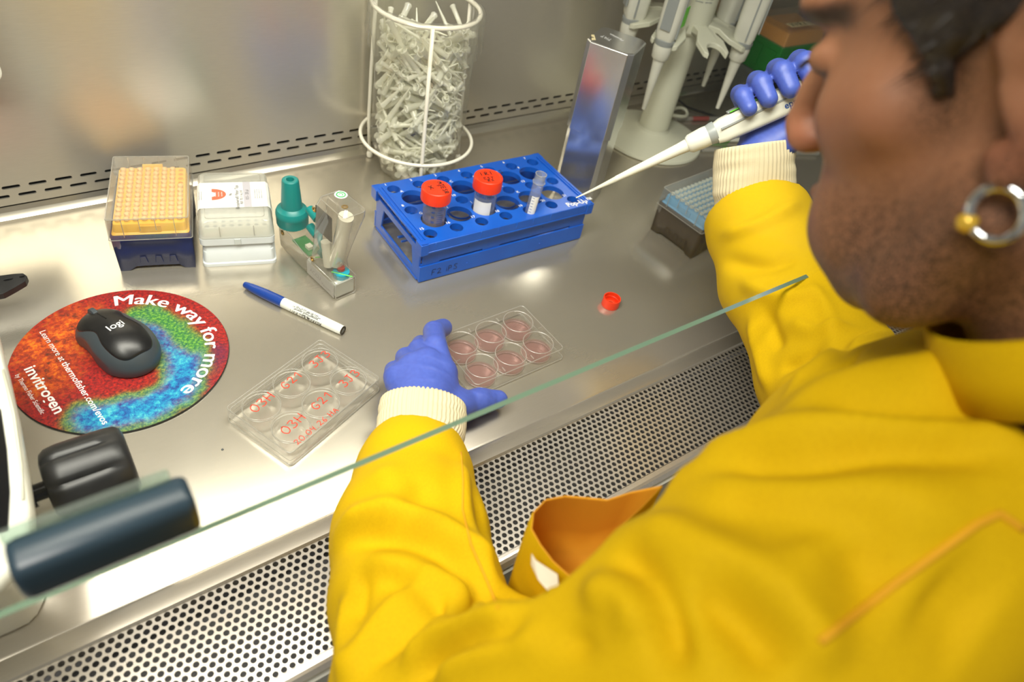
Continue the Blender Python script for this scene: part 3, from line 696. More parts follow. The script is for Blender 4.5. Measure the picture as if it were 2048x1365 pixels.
# ------------------------------------------------------------------ tip boxes (hinged clear lid over a coloured base)
def tip_mesh(Lt=50, r=3.2, simple=True):
    b = MB(); b.lathe([(r, 0), (r, -1.5), (r*.86, -2), (r*.74, -Lt*.35), (r*.45, -Lt*.6), (.5, -Lt)], n=10, cap0=False, cap1=False)
    b.lathe([(r*.8, 0), (r*.6, -Lt*.35)], n=10, cap0=False, cap1=True); return b
def tip_box(name, loc, rz, label, base, rackm, tipmat, cols=8, rows_=12, missing=(), H=74):
    t = empty(name, loc, rz, label, 'pipette tip box')
    # base: tapered walls with an arched cut-out at the foot of the front and rear walls
    b = MB(); hx, hy = 39.5, 60
    def wall(P0, P1, nrm, arch):
        n = 14; V = []; F = []; P0 = Vector(P0); P1 = Vector(P1); u = P1-P0
        for i in range(n+1):
            f = i/n; a = 0
            if arch: a = 3.6*max(0, min(1, min(f-.13, .87-f)/.08))+(1.2*math.sin(f*PI) if .13 < f < .87 else 0)
            p = P0+u*f; top = Vector((p.x*1.03, p.y*1.02, 50)); lo = Vector((p.x, p.y, max(0, a)))
            inset = Vector(nrm)*(-2.2 if .16 < f < .84 else 0)
            m1 = lo.lerp(top, .55)+inset; V += [lo+inset*.9, m1, lo.lerp(top, .72)+inset, lo.lerp(top, .8), top]
        for i in range(n):
            for k in range(4): a = i*5+k; F.append((a, a+5, a+6, a+1))
        b.add([tuple(v) for v in V], F)
    wall((-hx, -hy, 0), (hx, -hy, 0), (0, -1, 0), True); wall((hx, -hy, 0), (hx, hy, 0), (1, 0, 0), True)
    wall((hx, hy, 0), (-hx, hy, 0), (0, 1, 0), True); wall((-hx, hy, 0), (-hx, -hy, 0), (-1, 0, 0), True)
    bo = b.build('base', base, t, auto=35)
    so = bo.modifiers.new('wall', 'SOLIDIFY'); so.thickness = .0016; so.offset = -1
    b = MB()
    for x in (-14, 2, 17):
        b.tube([(x-3.5, -hy-.2+2, 9.5), (x-2.5, -hy-.4+1.8, 18), (x+3, -hy-.4+1.8, 18), (x+4.5, -hy-.2+2, 9.5)], .35, 4)
    b.build('foot_ribs', base, bo)
    # rack insert
    b = MB(); b.rings([rr_ring(39, 59, 4, 40), rr_ring(39.6, 59.6, 4, 50), rr_ring(37.5, 57.5, 4, 52), rr_ring(36.6, 56.5, 4, 61.2), rr_ring(36, 56, 4, 62)])
    b.box(-11, 11, -58.4, -56, 52, 60); b.box(-11, 11, 56, 58.4, 52, 66)
    rk = b.build('rack_insert', rackm, t, auto=35, bevel=0)
    b = MB()
    for i in range(cols):
        for j in range(rows_):
            x = (i-3.5)*8.9; y = (j-5.5)*9.0
            b.lathe([(3.9, 62.05), (3.9, 62.6), (3.0, 62.6), (3.0, 62.05)], (x, y, 0), 12, False, False)
    cr = b.build('rack_collars', rackm, rk); cr['kind'] = 'stuff'
    b = MB()
    for i, j in missing: b.lathe([(2.9, 62.3), (.1, 62.3)], ((i-3.5)*8.9, (j-5.5)*9.0, 0), 12, False, False)
    if missing: b.build('empty_hole', M['smoke'] if rackm is not M['yel_p'] else pm('hole_amber', L((215, 150, 40)), .6), rk)
    # lid: clear shell with hook at each lower front corner
    b = MB(); shell(b, [(42.2, 64.8, 2.5, 47), (41.6, 64.0, 2.5, 66), (41.2, 63.6, 2.5, H-1), (40.6, 63, 2.5, H)], 1.2)
    ld = b.build('lid', M['pp2'], t, auto=30)
    b = MB(); b.tube([(x, y, H-.6) for x, y, z in rr_ring(40.9, 63.3, 2.5, 0)], .7, 5, True); b.tube([(x, y, 47) for x, y, z in rr_ring(42.2, 64.8, 2.5, 0)], .6, 5, True)
    for x, z0_ in ((-26, 50), (-9, 58), (7, 58), (26, 50)):
        for sy in (-1, 1): b.box(x-.4, x+.4, sy*63.5-.5, sy*63.5+.9, z0_, H-1)
    b.build('lid_ribs', M['clear_edge'], ld, smooth=False)
    b = MB()
    for sx in (-1,):
        hk = [(sx*42, -64.9, 47), (sx*41.9, -64.8, 36)]
        b.prism([(0, 0), (0, 0)][:0] or [(-42.4, 47), (-42.4, 35), (-39.5, 34), (-38.5, 38), (-36, 39.5), (-35, 36), (-32.5, 35.5), (-31.5, 39), (-31.5, 47)], 64.2, 65.2)
    b.v = [(x, -z, y) for x, y, z in b.v]; b.build('lid_hook', M['pp2'], ld)
    tm = tip_mesh(50, 3.3); first = None; mset = set(missing)
    for i in range(cols):
        for j in range(rows_):
            if (i, j) in mset: continue
            if first is None: first = tm.build('pipette_tip', tipmat, None, smooth=True); o = first
            else: o = first.copy(); COL.objects.link(o)
            c, s_ = math.cos(rz), math.sin(rz); x = (i-3.5)*8.9; y = (j-5.5)*9.0
            o.location = Vector((loc[0]+c*x-s_*y, loc[1]+s_*x+c*y, 65.5))*.001
            lb = 'pale tip standing in the yellow rack of the navy box' if rackm is M['yel_p'] else 'clear tip standing in the light blue rack of the smoky box'
            tag(o, lb, 'pipette tip', 'tips in the yellow rack' if rackm is M['yel_p'] else 'tips in the light blue rack')
    return t
tip_box('tip_box', (27.5, -88, 0), math.radians(-17.5), 'navy tip box with yellow rack under a clear hinged lid by the rear wall', M['navy'], M['yel_p'], M['tip_y'], missing=[(7, 11), (7, 10), (7, 9), (7, 8)])
tip_box('tip_box', (713, -349, 0), math.radians(-84.5), 'smoky dark tip box with light blue rack and clear lid beside the yellow right sleeve', M['smoke'], M['lblue_p'], M['tip'])
# white closed box of filter tips
rz = math.radians(-17.3)
fb = empty('filter_tip_box', (110.5, -121, 0), rz, 'closed white tip box with a printed paper band between navy box and teal cone', 'pipette tip box')
b = MB(); b.rings([rr_ring(41.5, 54.5, 6, .2), rr_ring(41.5, 54.5, 6, 4), rr_ring(40.2, 53.2, 6, 5), rr_ring(39.6, 52.6, 6, 20), rr_ring(39, 52, 6, 21), rr_ring(38.6, 51.6, 6, 30), rr_ring(41.2, 54.2, 6, 31), rr_ring(41.4, 54.4, 6, 39.5), rr_ring(38, 51, 6, 40)])
bb_ = b.build('base', vary(pm('tipbox_white', L((214, 220, 222)), .3), L((210, 216, 218)), 50), fb, auto=35)
MB().box(-3.5, 3.5, -55.4, -54, 31.5, 39.5).build('latch', M['lgrey_p'], fb, bevel=.5)
b = MB(); b.rings([rr_ring(38, 51, 5, 40), rr_ring(37.5, 50.5, 5, 50), rr_ring(36.5, 49.5, 5, 52)]); b.build('rack_insert', M['white_p'], fb, auto=35)
b = MB()
for i in range(8):
    for j in range(12): b.lathe([(2.4, 52.1), (.1, 52.1)], ((i-3.5)*8.9, (j-5.5)*8.2, 0), 10, False, False)
o = b.build('tip_openings', M['grey_p'], fb); o['kind'] = 'stuff'
b = MB(); shell(b, [(41, 54, 6, 40.3), (40.2, 53.2, 6.5, 55), (39, 52, 7, 60), (36.5, 49.5, 7, 62.5)], 1.0)
ld = b.build('lid', film('filter_lid', (.97, .97, .96), .34, (.93, .93, .88), .05, .12, .3), fb, auto=40)
b = MB(); b.tube([(x, y, 40.6) for x, y, z in rr_ring(41, 54, 6, 0)], .6, 5, True); b.tube([(x, y, 62.6) for x, y, z in rr_ring(32, 45, 4, 0)], .35, 5, True)
for x in (-18, 19): b.box(x-.4, x+.4, -54.4, -53, 43, 57)
b.build('lid_ribs', M['clear_edge'], ld)
# band wraps over top and down both long sides
prof = [(-41.9, 45), (-41.3, 55.5), (-40.0, 60.3), (-37.2, 62.9), (37.2, 62.9), (40.0, 60.3), (41.3, 55.5), (41.9, 45)]
b = MB(); b.rings([[(x, y, z) for x, z in prof]+[(x*.995, y, z-.3) for x, z in reversed(prof)] for y in (-25, 27)])
bd = b.build('paper_band', M['paper'], fb, auto=30)
b = MB(); b.box(11, 19.5, -25, 27, 63, 63.1); b.build('grey_strip', M['grey_print'], bd)
b = MB(); n = 40; pts = []
for k in range(n+1): t = -PI/2+PI*k/n; pts.append((-24+15*math.cos(t)*1.05, 2+11.5*math.sin(t)))
b.prism([(x, y) for x, y in pts], 63, 63.1); b.build('orange_badge', M['orange_print'], bd)
MB().lathe([(5, 63.12), (.1, 63.12)], (-24.5, 2, 0), 24, False, False).build('badge_centre', M['paper'], bd)
b = MB(); up = (0, 1, 0); lf = (-1, 0, 0)
for txt, x, sz, y in (('96', -3.2, 5.2, 1), ('Biosphere® Filter Tips', 4, 5.6, -4), ('REF 70.1116.210', 8.6+.2, 4.4, -5), ('0.5 - 20 µl', 15.3, 5.2, 0)):
    put_text(b, txt, sz, (x, y, 63.0), up, lf, .04, 'CENTER', lift=.15, sx=.95)
for x in (24, 26.5, 29, 31.5): put_text(b, 'Pipette tips for research use', 1.7, (x, 1, 63), up, lf, 0, 'CENTER', lift=.15)
for x in (-39.5, -37.0): put_text(b, 'Biological filter tips sterile', 1.7, (x+1.5, 0, 63), up, lf, 0, 'CENTER', lift=.15)
tag(b.build('band_lettering', M['ink_grey'], bd), 'grey printed words')
b = MB()
for x in (-22, -18.5, -15): put_text(b, 'Sterile filter', 2.0, (x+2, 2, 63.1), up, lf, .03, 'CENTER', lift=.15)
b.tube([(-24.5+8*math.cos(t), 2+9*math.sin(t), 63.1) for t in np.linspace(PI*.65, PI*1.35, 10)], .25, 4)
b.build('badge_lettering', M['ink_white'], bd)
# ------------------------------------------------------------------ pipette controller (clear body, teal nose cone)
qa = Z(575, 500, 0); q1 = Z(670, 603, 0); q2 = Z(712, 585, 0)
hd_ = Vector((q1-Z(553, 490, 0))[:2]).normalized(); ang = math.atan2(hd_.y, hd_.x)
wdt = (Vector(q2[:2])-Vector(q1[:2])).length
org = Vector((q1+q2)/2)
pc_ = empty('pipette_controller', (org.x, org.y, 0), ang, 'clear plastic pipette controller standing upright with a teal nose cone', 'pipette controller')
# local x towards the heel at x=0, body runs to x = -118
hw = 14.5; housing = MB()
def sec(pts_): return pts_
# foot: low bar from x=0 to x=-122
zs = []
b = MB()
foot = [(-124, 9, 36, 11), (-118, 2, 40, 13.5), (-104, .5, 40, hw), (-80, .5, 32, hw), (-60, .5, 28, hw), (-20, .5, 28, hw), (-4, .5, 27, hw), (0, 2, 25, hw-1)]
def rsec(x, z0, z1, w_, r=4, tilt=0):
    return [(x, yy, zz) for yy, zz in [(p[0], p[1]) for p in rrect(-w_, w_, z0, z1, r, 4)]]
b.rings([rsec(*f) for f in foot]); ft = b.build('foot_housing', M['aid_clear'], pc_, auto=35)
# handle: rises from the heel and leans towards the cone
b = MB(); lev = [(22, -54, -8, hw-.5), (40, -50, -14, hw), (60, -46, -7, hw), (90, -40, 4, hw+1), (118, -34, 15, hw+2), (128, -29, 17, hw+1), (133, -21, 12, hw-4)]
R = []
for z, x0_, x1_, w_ in lev: R.append([(x, y, z) for x, y in rrect(x0_, x1_, -w_, w_, 5.5, 4)])
b.rings(R); hn = b.build('handle_housing', M['aid_clear'], pc_, auto=35)
b = MB(); b.tube([(x, y, 128) for x, y in rrect(-29, 17, -hw, hw, 5.5, 4)], .5, 5, True); b.tube([(x, -hw-.1, z) for x, z in ((0, 27), (-60, 28), (-104, 40))], .5, 5); b.tube([(x, hw+.1, z) for x, z in ((0, 27), (-60, 28), (-104, 40))], .5, 5)
b.tube([(x, 0, z) for z, x, x1_, w_ in lev], .3, 4); b.tube([(0, y, z) for y, z in rrect(-hw+.5, hw-.5, 1.5, 26, 4, 4)], .5, 5, True)
b.build('housing_seams', M['clear_edge'], hn, smooth=True)
# inside parts
MB().box(-38, -9, -hw+1.5, -hw+3.0, 80, 112).build('foam_pad', M['foam'], pc_)
b = MB(); b.cyl((-24, 3, 34), (-4, 3, 112), 8.5); b.cyl((-28, -4, 30), (-33, -4, 62), 6); b.build('inner_pump', M['white_p'], pc_, auto=35)
b = MB(); b.tube([(-52, 0, 66), (-42, -6, 60), (-34, -8, 52), (-40, -8, 44), (-36, -6, 38)], 3.2, 8); b.build('inner_hose', M['teal'], pc_, smooth=True)
MB().box(-98, -62, -9, 9, 22, 24).build('circuit_board', M['pcb'], pc_)
b = MB(); b.box(-78, -70, -4, 3, 24, 28); b.build('board_chip', M['white_p'], pc_)
b = MB(); b.rings([rsec(-60, 3, 22, 12.5, 2), rsec(-2, 3, 22, 12.5, 2)]); b.build('battery', M['lgrey_p'], pc_)
b = MB(); b.lathe([(9.5, 0), (9.5, 7)], (-13, 3, 22), 24); b.build('speed_wheel', pm('cyan_plastic', L((20, 150, 175)), .35), pc_, auto=30)
b = MB(); b.lathe([(4.5, 0), (4.5, 4)], (-15, 4, 29.2), 18); b.build('red_bobbin', pm('red_bobbin', L((160, 60, 45)), .4), pc_, auto=30)
b = MB(); b.tube([(-18, -7, 28.8), (2, 8, 28.8)], .9, 6); b.tube([(-50, -8, 29), (-38, 3, 33), (-30, 6, 31)], .8, 6); b.build('inner_wire', pm('wire_green', L((70, 190, 60)), .4), pc_)
b = MB()
for p in ((-109, -hw-.1, 30), (-45, -hw-.3, 33), (-37, -hw-.6, 108), ): b.lathe([(3.4, 0), (3.4, 1), (2, 1), (2, .2), (.1, .2)], p, 14, ax=(0, -1, 0))
b.lathe([(3.6, 0), (3.6, .6), (2.2, .6), (2.2, -.5), (.1, -.5)], (5, -5, 132.6), 14); b.build('screw', M['brass'], pc_)
b = MB(); b.cyl((-62, -6, 66), (-48, -6, 62), 5.2); b.cyl((-62, -6, 90), (-46, -6, 86), 5.2); b.build('trigger_button', M['teal'], pc_, auto=30)
b = MB(); b.lathe([(7, 0), (7, .3)], (-15, 4, 133.0), 24); b.build('round_sticker', M['paper'], pc_)
b = MB(); b.tube([(-15+4.6*math.cos(t), 4+4.6*math.sin(t), 133.4) for t in np.linspace(0, 2*PI, 24, endpoint=False)], .7, 5, True); b.tube([(-15+2*math.cos(t), 4+2*math.sin(t), 133.4) for t in np.linspace(0, 4, 10)], .5, 5); b.build('sticker_ring', M['green_sticker'] if 0 else pm('green_ring', L((60, 165, 90)), .5), pc_)
b = MB(); put_text(b, 'ACCU', 8, (-40, -hw-.2, 13), (1, 0, 0), (0, 0, 1), .02, 'CENTER', sx=1); put_text(b, 'Vacuum', 6, (-18, -hw-.2, 9), (1, 0, 0), (0, 0, 1), .02, 'CENTER'); b.build('embossed_words', M['clear_edge'], pc_)
MB().box(-58, -3, -hw-.15, -hw+.4, 3, 22).build('side_label', film('frost_label', (.9, .9, .9), .55, (.75, .73, .7), .05, .2, .2), pc_)
# nose cone
b = MB(); n = 60
b.rings([[((r+(.5 if i % 2 else 0)*g)*math.cos(2*PI*i/n)-110, (r+(.5 if i % 2 else 0)*g)*math.sin(2*PI*i/n), z) for i in range(n)] for r, z, g in ((15, 36, 0), (18.2, 39, 1), (18.6, 50, 1), (19, 50.5, 0))], True, False); b.build('knurled_ring', M['teal'], pc_, auto=35)
MB().lathe([(19, 50.2), (19.4, 52), (19.2, 56), (17.5, 59.5), (14.8, 61), (12.4, 63), (9.9, 97), (9.2, 99.3), (8.2, 100), (4.6, 100), (4.3, 99), (4.1, 80), (.1, 80)], (-110, 0, 0), 40, False, True).build('nose_cone', M['teal'], pc_, auto=35)
# ------------------------------------------------------------------ blue tube rack
RA = math.radians(-1.3); RC = (403.5, -226.5)
rk = empty('tube_rack', (RC[0], RC[1], 0), RA, 'blue plastic tube rack with numbered holes holding red-capped tubes', 'tube rack')
TH = 62.
SM = {}; LG = {}
for r_i, (xa, ya, xb, yb3) in enumerate(((295.3, -173.7, 512.9, -180.6), (294.0, -222.4, 511.4, -230.9), (292.2, -273.3, 510.8, -278.9))):
    for c in range(7):
        f = c/6; SM[r_i*7+c+1] = (xa+(xb-xa)*f, ya+(yb3-ya)*f)
for c in range(6):
    LG['ABCDEF'[c]] = (311.1+36.4*c, -199.2-.95*c); LG['GHIJKL'[c]] = (310.6+36.5*c, -249.8-1.0*c)
def loc(p):
    dx, dy = p[0]-RC[0], p[1]-RC[1]; c, s_ = math.cos(-RA), math.sin(-RA); return (c*dx-s_*dy, s_*dx+c*dy)
holes = [(loc(p), 8.4) for p in SM.values()]+[(loc(p), 16.2) for p in LG.values()]
hxr, hyr = 130.5, 66
bm = bmesh.new()
def circ(bm, c, r, z, n=28): 
    vs = [bm.verts.new((c[0]+r*math.cos(2*PI*i/n), c[1]+r*math.sin(2*PI*i/n), z)) for i in range(n)]
    return [bm.edges.new((vs[i], vs[(i+1) % n])) for i in range(n)], vs
outline = rrect(-hxr, hxr, -hyr, hyr, 3, 3)
ov = [bm.verts.new((x, y, TH)) for x, y in outline]; E_ = [bm.edges.new((ov[i], ov[(i+1) % len(ov)])) for i in range(len(ov))]
for c, r in holes:
    e, _ = circ(bm, c, r, TH); E_ += e
bmesh.ops.triangle_fill(bm, use_beauty=True, use_dissolve=False, edges=E_)
def inhole(p): return any(math.hypot(p.x-c[0], p.y-c[1]) < r*.9 for c, r in holes)
dead = [f for f in bm.faces if inhole(f.calc_center_median()) and all(any(abs(math.hypot(v.co.x-c[0], v.co.y-c[1])-r) < .05 for c, r in holes) for v in f.verts) and
        any(all(abs(math.hypot(v.co.x-c[0], v.co.y-c[1])-r) < .05 for v in f.verts) for c, r in holes)]
bmesh.ops.delete(bm, geom=dead, context='FACES_ONLY')
g = bmesh.ops.extrude_face_region(bm, geom=bm.faces[:])
for v in [q for q in g['geom'] if isinstance(q, bmesh.types.BMVert)]: v.co.z -= 2.4
bmesh.ops.recalc_face_normals(bm, faces=bm.faces)
tv = [tuple(v.co) for v in bm.verts]; bm.verts.index_update(); tf = [tuple(v.index for v in f.verts) for f in bm.faces]; bm.free()
tp = link('top_plate', tv, tf, M['rack'], rk, auto=30)
b = MB()
for c, r in holes:
    if r < 10: b.lathe([(r, TH-2.4), (r, TH-9), (r+1.1, TH-9), (r+1.1, TH-2.4)], (c[0], c[1], 0), 24, False, False)
    else: b.lathe([(r, TH-2.4), (r, TH-7), (r+1.3, TH-7), (r+1.3, TH-2.4)], (c[0], c[1], 0), 28, False, False)
o = b.build('hole_collars', M['rack'], tp, auto=30); o['kind'] = 'stuff'
b = MB()   # apron round the top with corner ears
for sy in (-1, 1):
    b.box(-hxr, hxr, sy*hyr-1.1, sy*hyr+1.1, TH-13, TH-.2); b.box(-hxr-.5, hxr+.5, sy*hyr-1.6, sy*hyr+1.6, TH-14.5, TH-12.5)
    for sx in (-1, 1):
        b.box(sx*hxr-(9 if sx > 0 else 1.5), sx*hxr+(1.5 if sx > 0 else 9), sy*hyr-(2 if sy < 0 else 12), sy*hyr+(12 if sy < 0 else 2), TH-16, TH-.2)
    for x in (-112, -48, -22, 6, 32, 60, 118): b.box(x-.6, x+.6, sy*(hyr+1.1)-.6, sy*(hyr+1.1)+.6, TH-9, TH-1)
for sx in (-1, 1): b.box(sx*(hxr-8.5)-.8, sx*(hxr-8.5)+.8, -hyr+8, hyr-8, TH, TH+1.6); b.box(sx*(hxr-4)-.8, sx*(hxr-4)+.8, -hyr+8, hyr-8, TH, TH+1)
b.build('apron_rim', M['rack'], tp, bevel=.5, auto=30)
# side walls: two boards each with long slits between
b = MB()
def board(y, z0, z1, x0=-127, x1=127, t=2.2): b.box(x0, x1, y-t/2, y+t/2, z0, z1)
for sy in (-1, 1):
    y = sy*61
    bb = MB(); bb.box(-125, 127, y-1.1, y+1.1, 27.8, 48.5); 
    for x0_, x1_ in ((-127, -101), (-38, -12), (104, 127)): bb.box(x0_, x1_, y-1.1, y+1.1, 24, 28)
    bb.build('upper_board', M['rack'], rk, bevel=.4)
    bb = MB(); bb.box(-128.5, 128.5, y-1.6+sy*.8, y+1.6+sy*.8, 1.5, 25.2); lb_ = bb.build('lower_board', M['rack'], rk, bevel=.4)
    if sy < 0:
        b2 = MB(); hand(b2, 'FZ iPS'.replace('Z', '2'), 8.5, (-112, y-2.6, 12.5), (1, 0, 0), (0, 0, 1), .5, adv=.9)
        tag(b2.build('handwriting', M['ink'], lb_), 'faint black handwriting')
    b2 = MB()
    for x in (-60, 55): b2.cyl((x, y+sy*2.3, 12), (x, y+sy*2.9, 12), 1.2, 1.0, 10); b2.cyl((x, y+sy*1, 38), (x, y+sy*1.7, 38), 1.2, 1.0, 10)
    b2.build('board_stud', M['rack'], rk)
# end frames with a window
for sx in (-1, 1):
    x = sx*127; b = MB()
    prof = [(-60, 2), (60, 2), (60, 50), (-60, 50)]; win = [(-44, 13), (44, 13), (38, 41), (-38, 41)]
    for xx in (x-1.3, x+1.3):
        pass
    V = [(x-1.3, y, z) for y, z in prof+win]+[(x+1.3, y, z) for y, z in prof+win]; F = []
    for k in range(4):
        j = (k+1) % 4; F += [(k, j, 4+j, 4+k), (8+j, 8+k, 12+k, 12+j), (k, 8+k, 8+j, j), (4+j, 12+j, 12+k, 4+k)]
    b.add(V, F); b.build('end_frame', M['rack'], rk, bevel=.7)
    MB().box(x-2.2, x+2.6, -57, 57, .6, 3.2).build('foot_bar', M['rack'], rk, bevel=.5)
bf = MB()
for c, r in holes:
    if r > 10: bf.lathe([(r-1, 22), (r-1, 24), (r+1.0, 24), (r+1.0, 22)], (c[0], c[1], 0), 24, False, False)
bf.box(-125, 125, -58, -55, 22, 24); bf.box(-125, 125, 55, 58, 22, 24)
for k in range(2):
    y = [23.5, -26.5][k]; bf.box(-125, 125, y-3+22, y+22-1, 22, 24); bf.box(-125, 125, y-22, y-19, 22, 24)
bf.build('middle_shelf', M['rack'], rk)
# printed hole numbers
b = MB()
for k, p in SM.items(): q = loc(p); put_text(b, str(k), 6.2, (q[0]-5.5, q[1]+12.0, TH), (1, 0, 0), (0, 1, 0), .08, lift=.12)
for k, p in LG.items():
    q = loc(p); put_text(b, k, 6.2, (q[0]-9, q[1]+17.2, TH), (1, 0, 0), (0, 1, 0), .08, lift=.12)
put_text(b, 'Pop-Up™', 12, (hxr-16, -hyr+7.8, TH), (1, 0, 0), (0, 1, 0), .35, lift=.15, sx=.92)
tag(b.build('printed_lettering', M['ink_white'], tp), 'white hole numbers and words')
# ------------------------------------------------------------------ tubes in the rack
def big_tube(xy, ztop, label, dy=0, writing=(), content=None, lab=None, logo=False, tiltv=(0, 0, 1)):
    t = empty('sample_tube', (0, 0, 0), 0, label, 'tube'); orient(t, tiltv, (1, 0, 0), (xy[0], xy[1], ztop-96-2))
    b = MB(); b.lathe([(.1, 0), (13.6, .1), (13.9, 1), (14.1, 60), (14.3, 86)], n=40, cap0=True, cap1=False); b.build('tube_wall', M['tube'], t, auto=30)
    if content: MB().lathe([(.1, 1), (13.3, 1.1), (13.4, 56), (13.5, 63)], n=36, cap0=False, cap1=False).build('residue', M['residue'], t, auto=30)
    cp_ = cap_ridged('screw_cap', 18.4, 16, t, 80, )
    MB().lathe([(15.2, 95.9), (14.4, 95.6), (.1, 95.7)], n=40, cap0=False, cap1=False).build('cap_top', M['red_cap_top'], cp_, auto=30)
    b = MB()
    for args in writing: hand(b, *args)
    b.build('handwriting', M['ink'], cp_)
    def wrap(r, az0): return lambda x, y: (r*math.cos(az0+x/r), r*math.sin(az0+x/r), y)
    caz = math.atan2(CAM[1]-xy[1], CAM[0]-xy[0])
    if lab:
        V = []; F = []
        for i in range(13):
            a = caz-.35+math.radians(100)*(i/12-.42)
            for z in (40, 66): V.append((14.35*math.cos(a), 14.35*math.sin(a), z))
        for i in range(12): F.append((2*i, 2*i+2, 2*i+3, 2*i+1))
        link('white_label', V, F, M['paper'], t, smooth=True)
    b = MB()
    if logo:
        f = wrap(14.45, caz-.05); V, F = text_geo('SARSTEDT', 5, .1, 'CENTER'); b.add([f(x+3, y+73) for x, y in V], F)
        V, F = text_geo('Λ/', 6, .15, 'CENTER'); b.add([f(x-12, y+73) for x, y in V], F)
    else:
        for k in range(9):
            f = wrap(14.4, caz+.55); p = [f(-4+q*(9-.3*k)/5, 48+k*3.0) for q in range(6)]; b.tube(p, .22, 4)
        for k, tx in enumerate(('50', '40', '30', '20')):
            f = wrap(14.4, caz-.1); V, F = text_geo(tx, 4, .1, 'CENTER'); b.add([f(x, y+76-k*7) for x, y in V], F)
    b.build('blue_print', M['ink_blue'], t)
    return t
gxy = LG['G']; ixy = LG['I']
big_tube((gxy[0], gxy[1]+1), 110, 'red-capped clear tube with brown residue, the left of the two in the blue rack', writing=[('X', 8, (-10, 2, 96.1), (1, .1, 0), (0, 1, 0), 1.0), ('MTESR', 5.6, (8.5, 9.5, 96.1), (-.12, -1, 0), (1, -.12, 0), .9), ('F', 4.5, (3.5, 3.5, 96.1), (-.1, -1, 0), (1, -.1, 0), .7)], content=True)
big_tube((ixy[0], ixy[1]+1), 111, 'red-capped clear tube with a white label, right of the other red cap', writing=[('IRI  S', 7, (-9, 7.5, 96.1), (1, -.15, 0), (.15, 1, 0), .9), ('EST', 5, (-9, -2, 96.1), (1, -.3, 0), (.3, 1, 0), .6), ('RX', 5, (-7, -8, 96.1), (1, -.2, 0), (.2, 1, 0), .6)], lab=True, logo=True)
# open, leaning 15 ml tube
t3b = Z(730+1405/4.267, 300+545/4.267, 58); t3t = Z(730+1505/4.267, 300+205/4.267, 118)
dirv = Vector(t3t-t3b); 
s3 = empty('open_tube', (0, 0, 0), 0, 'thin open clear tube leaning without a cap in the blue rack', 'tube')
base = Vector(t3b)-dirv.normalized()*45; orient(s3, dirv, (1, 0, 0), base); Lz = dirv.length+45
b = MB(); b.lathe([(.5, 0), (2, 1), (6.6, 18), (7.1, Lz-14), (7.1, Lz-12), (8.3, Lz-12), (8.3, Lz-10.8), (7.1, Lz-10.8), (7.2, Lz-1), (7.6, Lz), (6.2, Lz), (6.0, Lz-14)], n=32, cap0=True, cap1=False); b.build('tube_wall', M['tube'], s3, auto=30)
b = MB()
for z in (Lz-12, Lz-.3): b.tube([(8.0*math.cos(2*PI*i/32), 8.0*math.sin(2*PI*i/32), z) for i in range(32)] if z < Lz-5 else [(7.0*math.cos(2*PI*i/32), 7.0*math.sin(2*PI*i/32), z) for i in range(32)], .5, 5, True)
b.build('thread_rims', M['clear_edge'], s3, smooth=True)
inv = s3.matrix_world.to_3x3().inverted(); c3 = inv @ (Vector(CAM)-base); az = math.atan2(c3.y, c3.x)
V = []; F = []
for i in range(9):
    a = az+.25+math.radians(80)*(i/8-.5)
    for z in (20, Lz-30): V.append((7.2*math.cos(a), 7.2*math.sin(a), z))
for i in range(8): F.append((2*i, 2*i+2, 2*i+3, 2*i+1))
link('white_label', V, F, M['paper'], s3, smooth=True)
b = MB()
for k in range(12):
    z = Lz-32-k*4.2; b.tube([(7.35*math.cos(az-.3+.09*q), 7.35*math.sin(az-.3+.09*q), z) for q in range(6)], .25, 4)
b.build('blue_print', M['ink_blue'], s3)
# ------------------------------------------------------------------ aluminium pipette canister
ca = empty('pipette_canister', (602, -195, 0), math.radians(30), 'tall square worn aluminium canister standing behind the blue rack', 'canister')
def oct_(h, c, z): return [(x, y, z) for x, y in ((h-c, -h), (h, -h+c), (h, h-c), (h-c, h), (-h+c, h), (-h, h-c), (-h, -h+c), (-h+c, -h))]
b = MB().rings([oct_(31, 6, .3), oct_(31, 6, 130)]); b.build('body', M['alu'], ca, bevel=.6)
b = MB().rings([oct_(33, 7, 112), oct_(33, 7, 233.5), oct_(31.6, 6.5, 235)]); lc = b.build('lid', M['alu'], ca, bevel=.5)
b = MB(); b.add([(-24, 22, 235.3), (-9, 30, 235.3), (-12, 33, 235.3), (-29, 26, 235.3)], [(0, 1, 2, 3)])
b.box(33.1, 33.3, -14, -5, 66, 150); b.v = [(x, y, z) for x, y, z in b.v]
b.build('tape_strip', M['tape'], ca)
b = MB()
for k in range(3): hand(b, 'V', 7, (33.5, -13, 78+k*24), (0, 1, 0), (0, 0, 1), .7)
hand(b, 'V', 5, (-22, 28, 235.5), (1, .3, 0), (-.3, 1, 0), .6)
b.build('handwriting', M['ink'], ca)
b = MB(); hand(b, 'TMT', 6, (-8, 6, 235.3), (.3, 1, 0), (-1, .3, 0), .4); put_text(b, 'Pipetten', 7, (8, 4, 235.2), (.35, 1, 0), (-1, .35, 0), .1); tag(b.build('paint_lettering', M['ink_white'], lc), 'white painted letters')
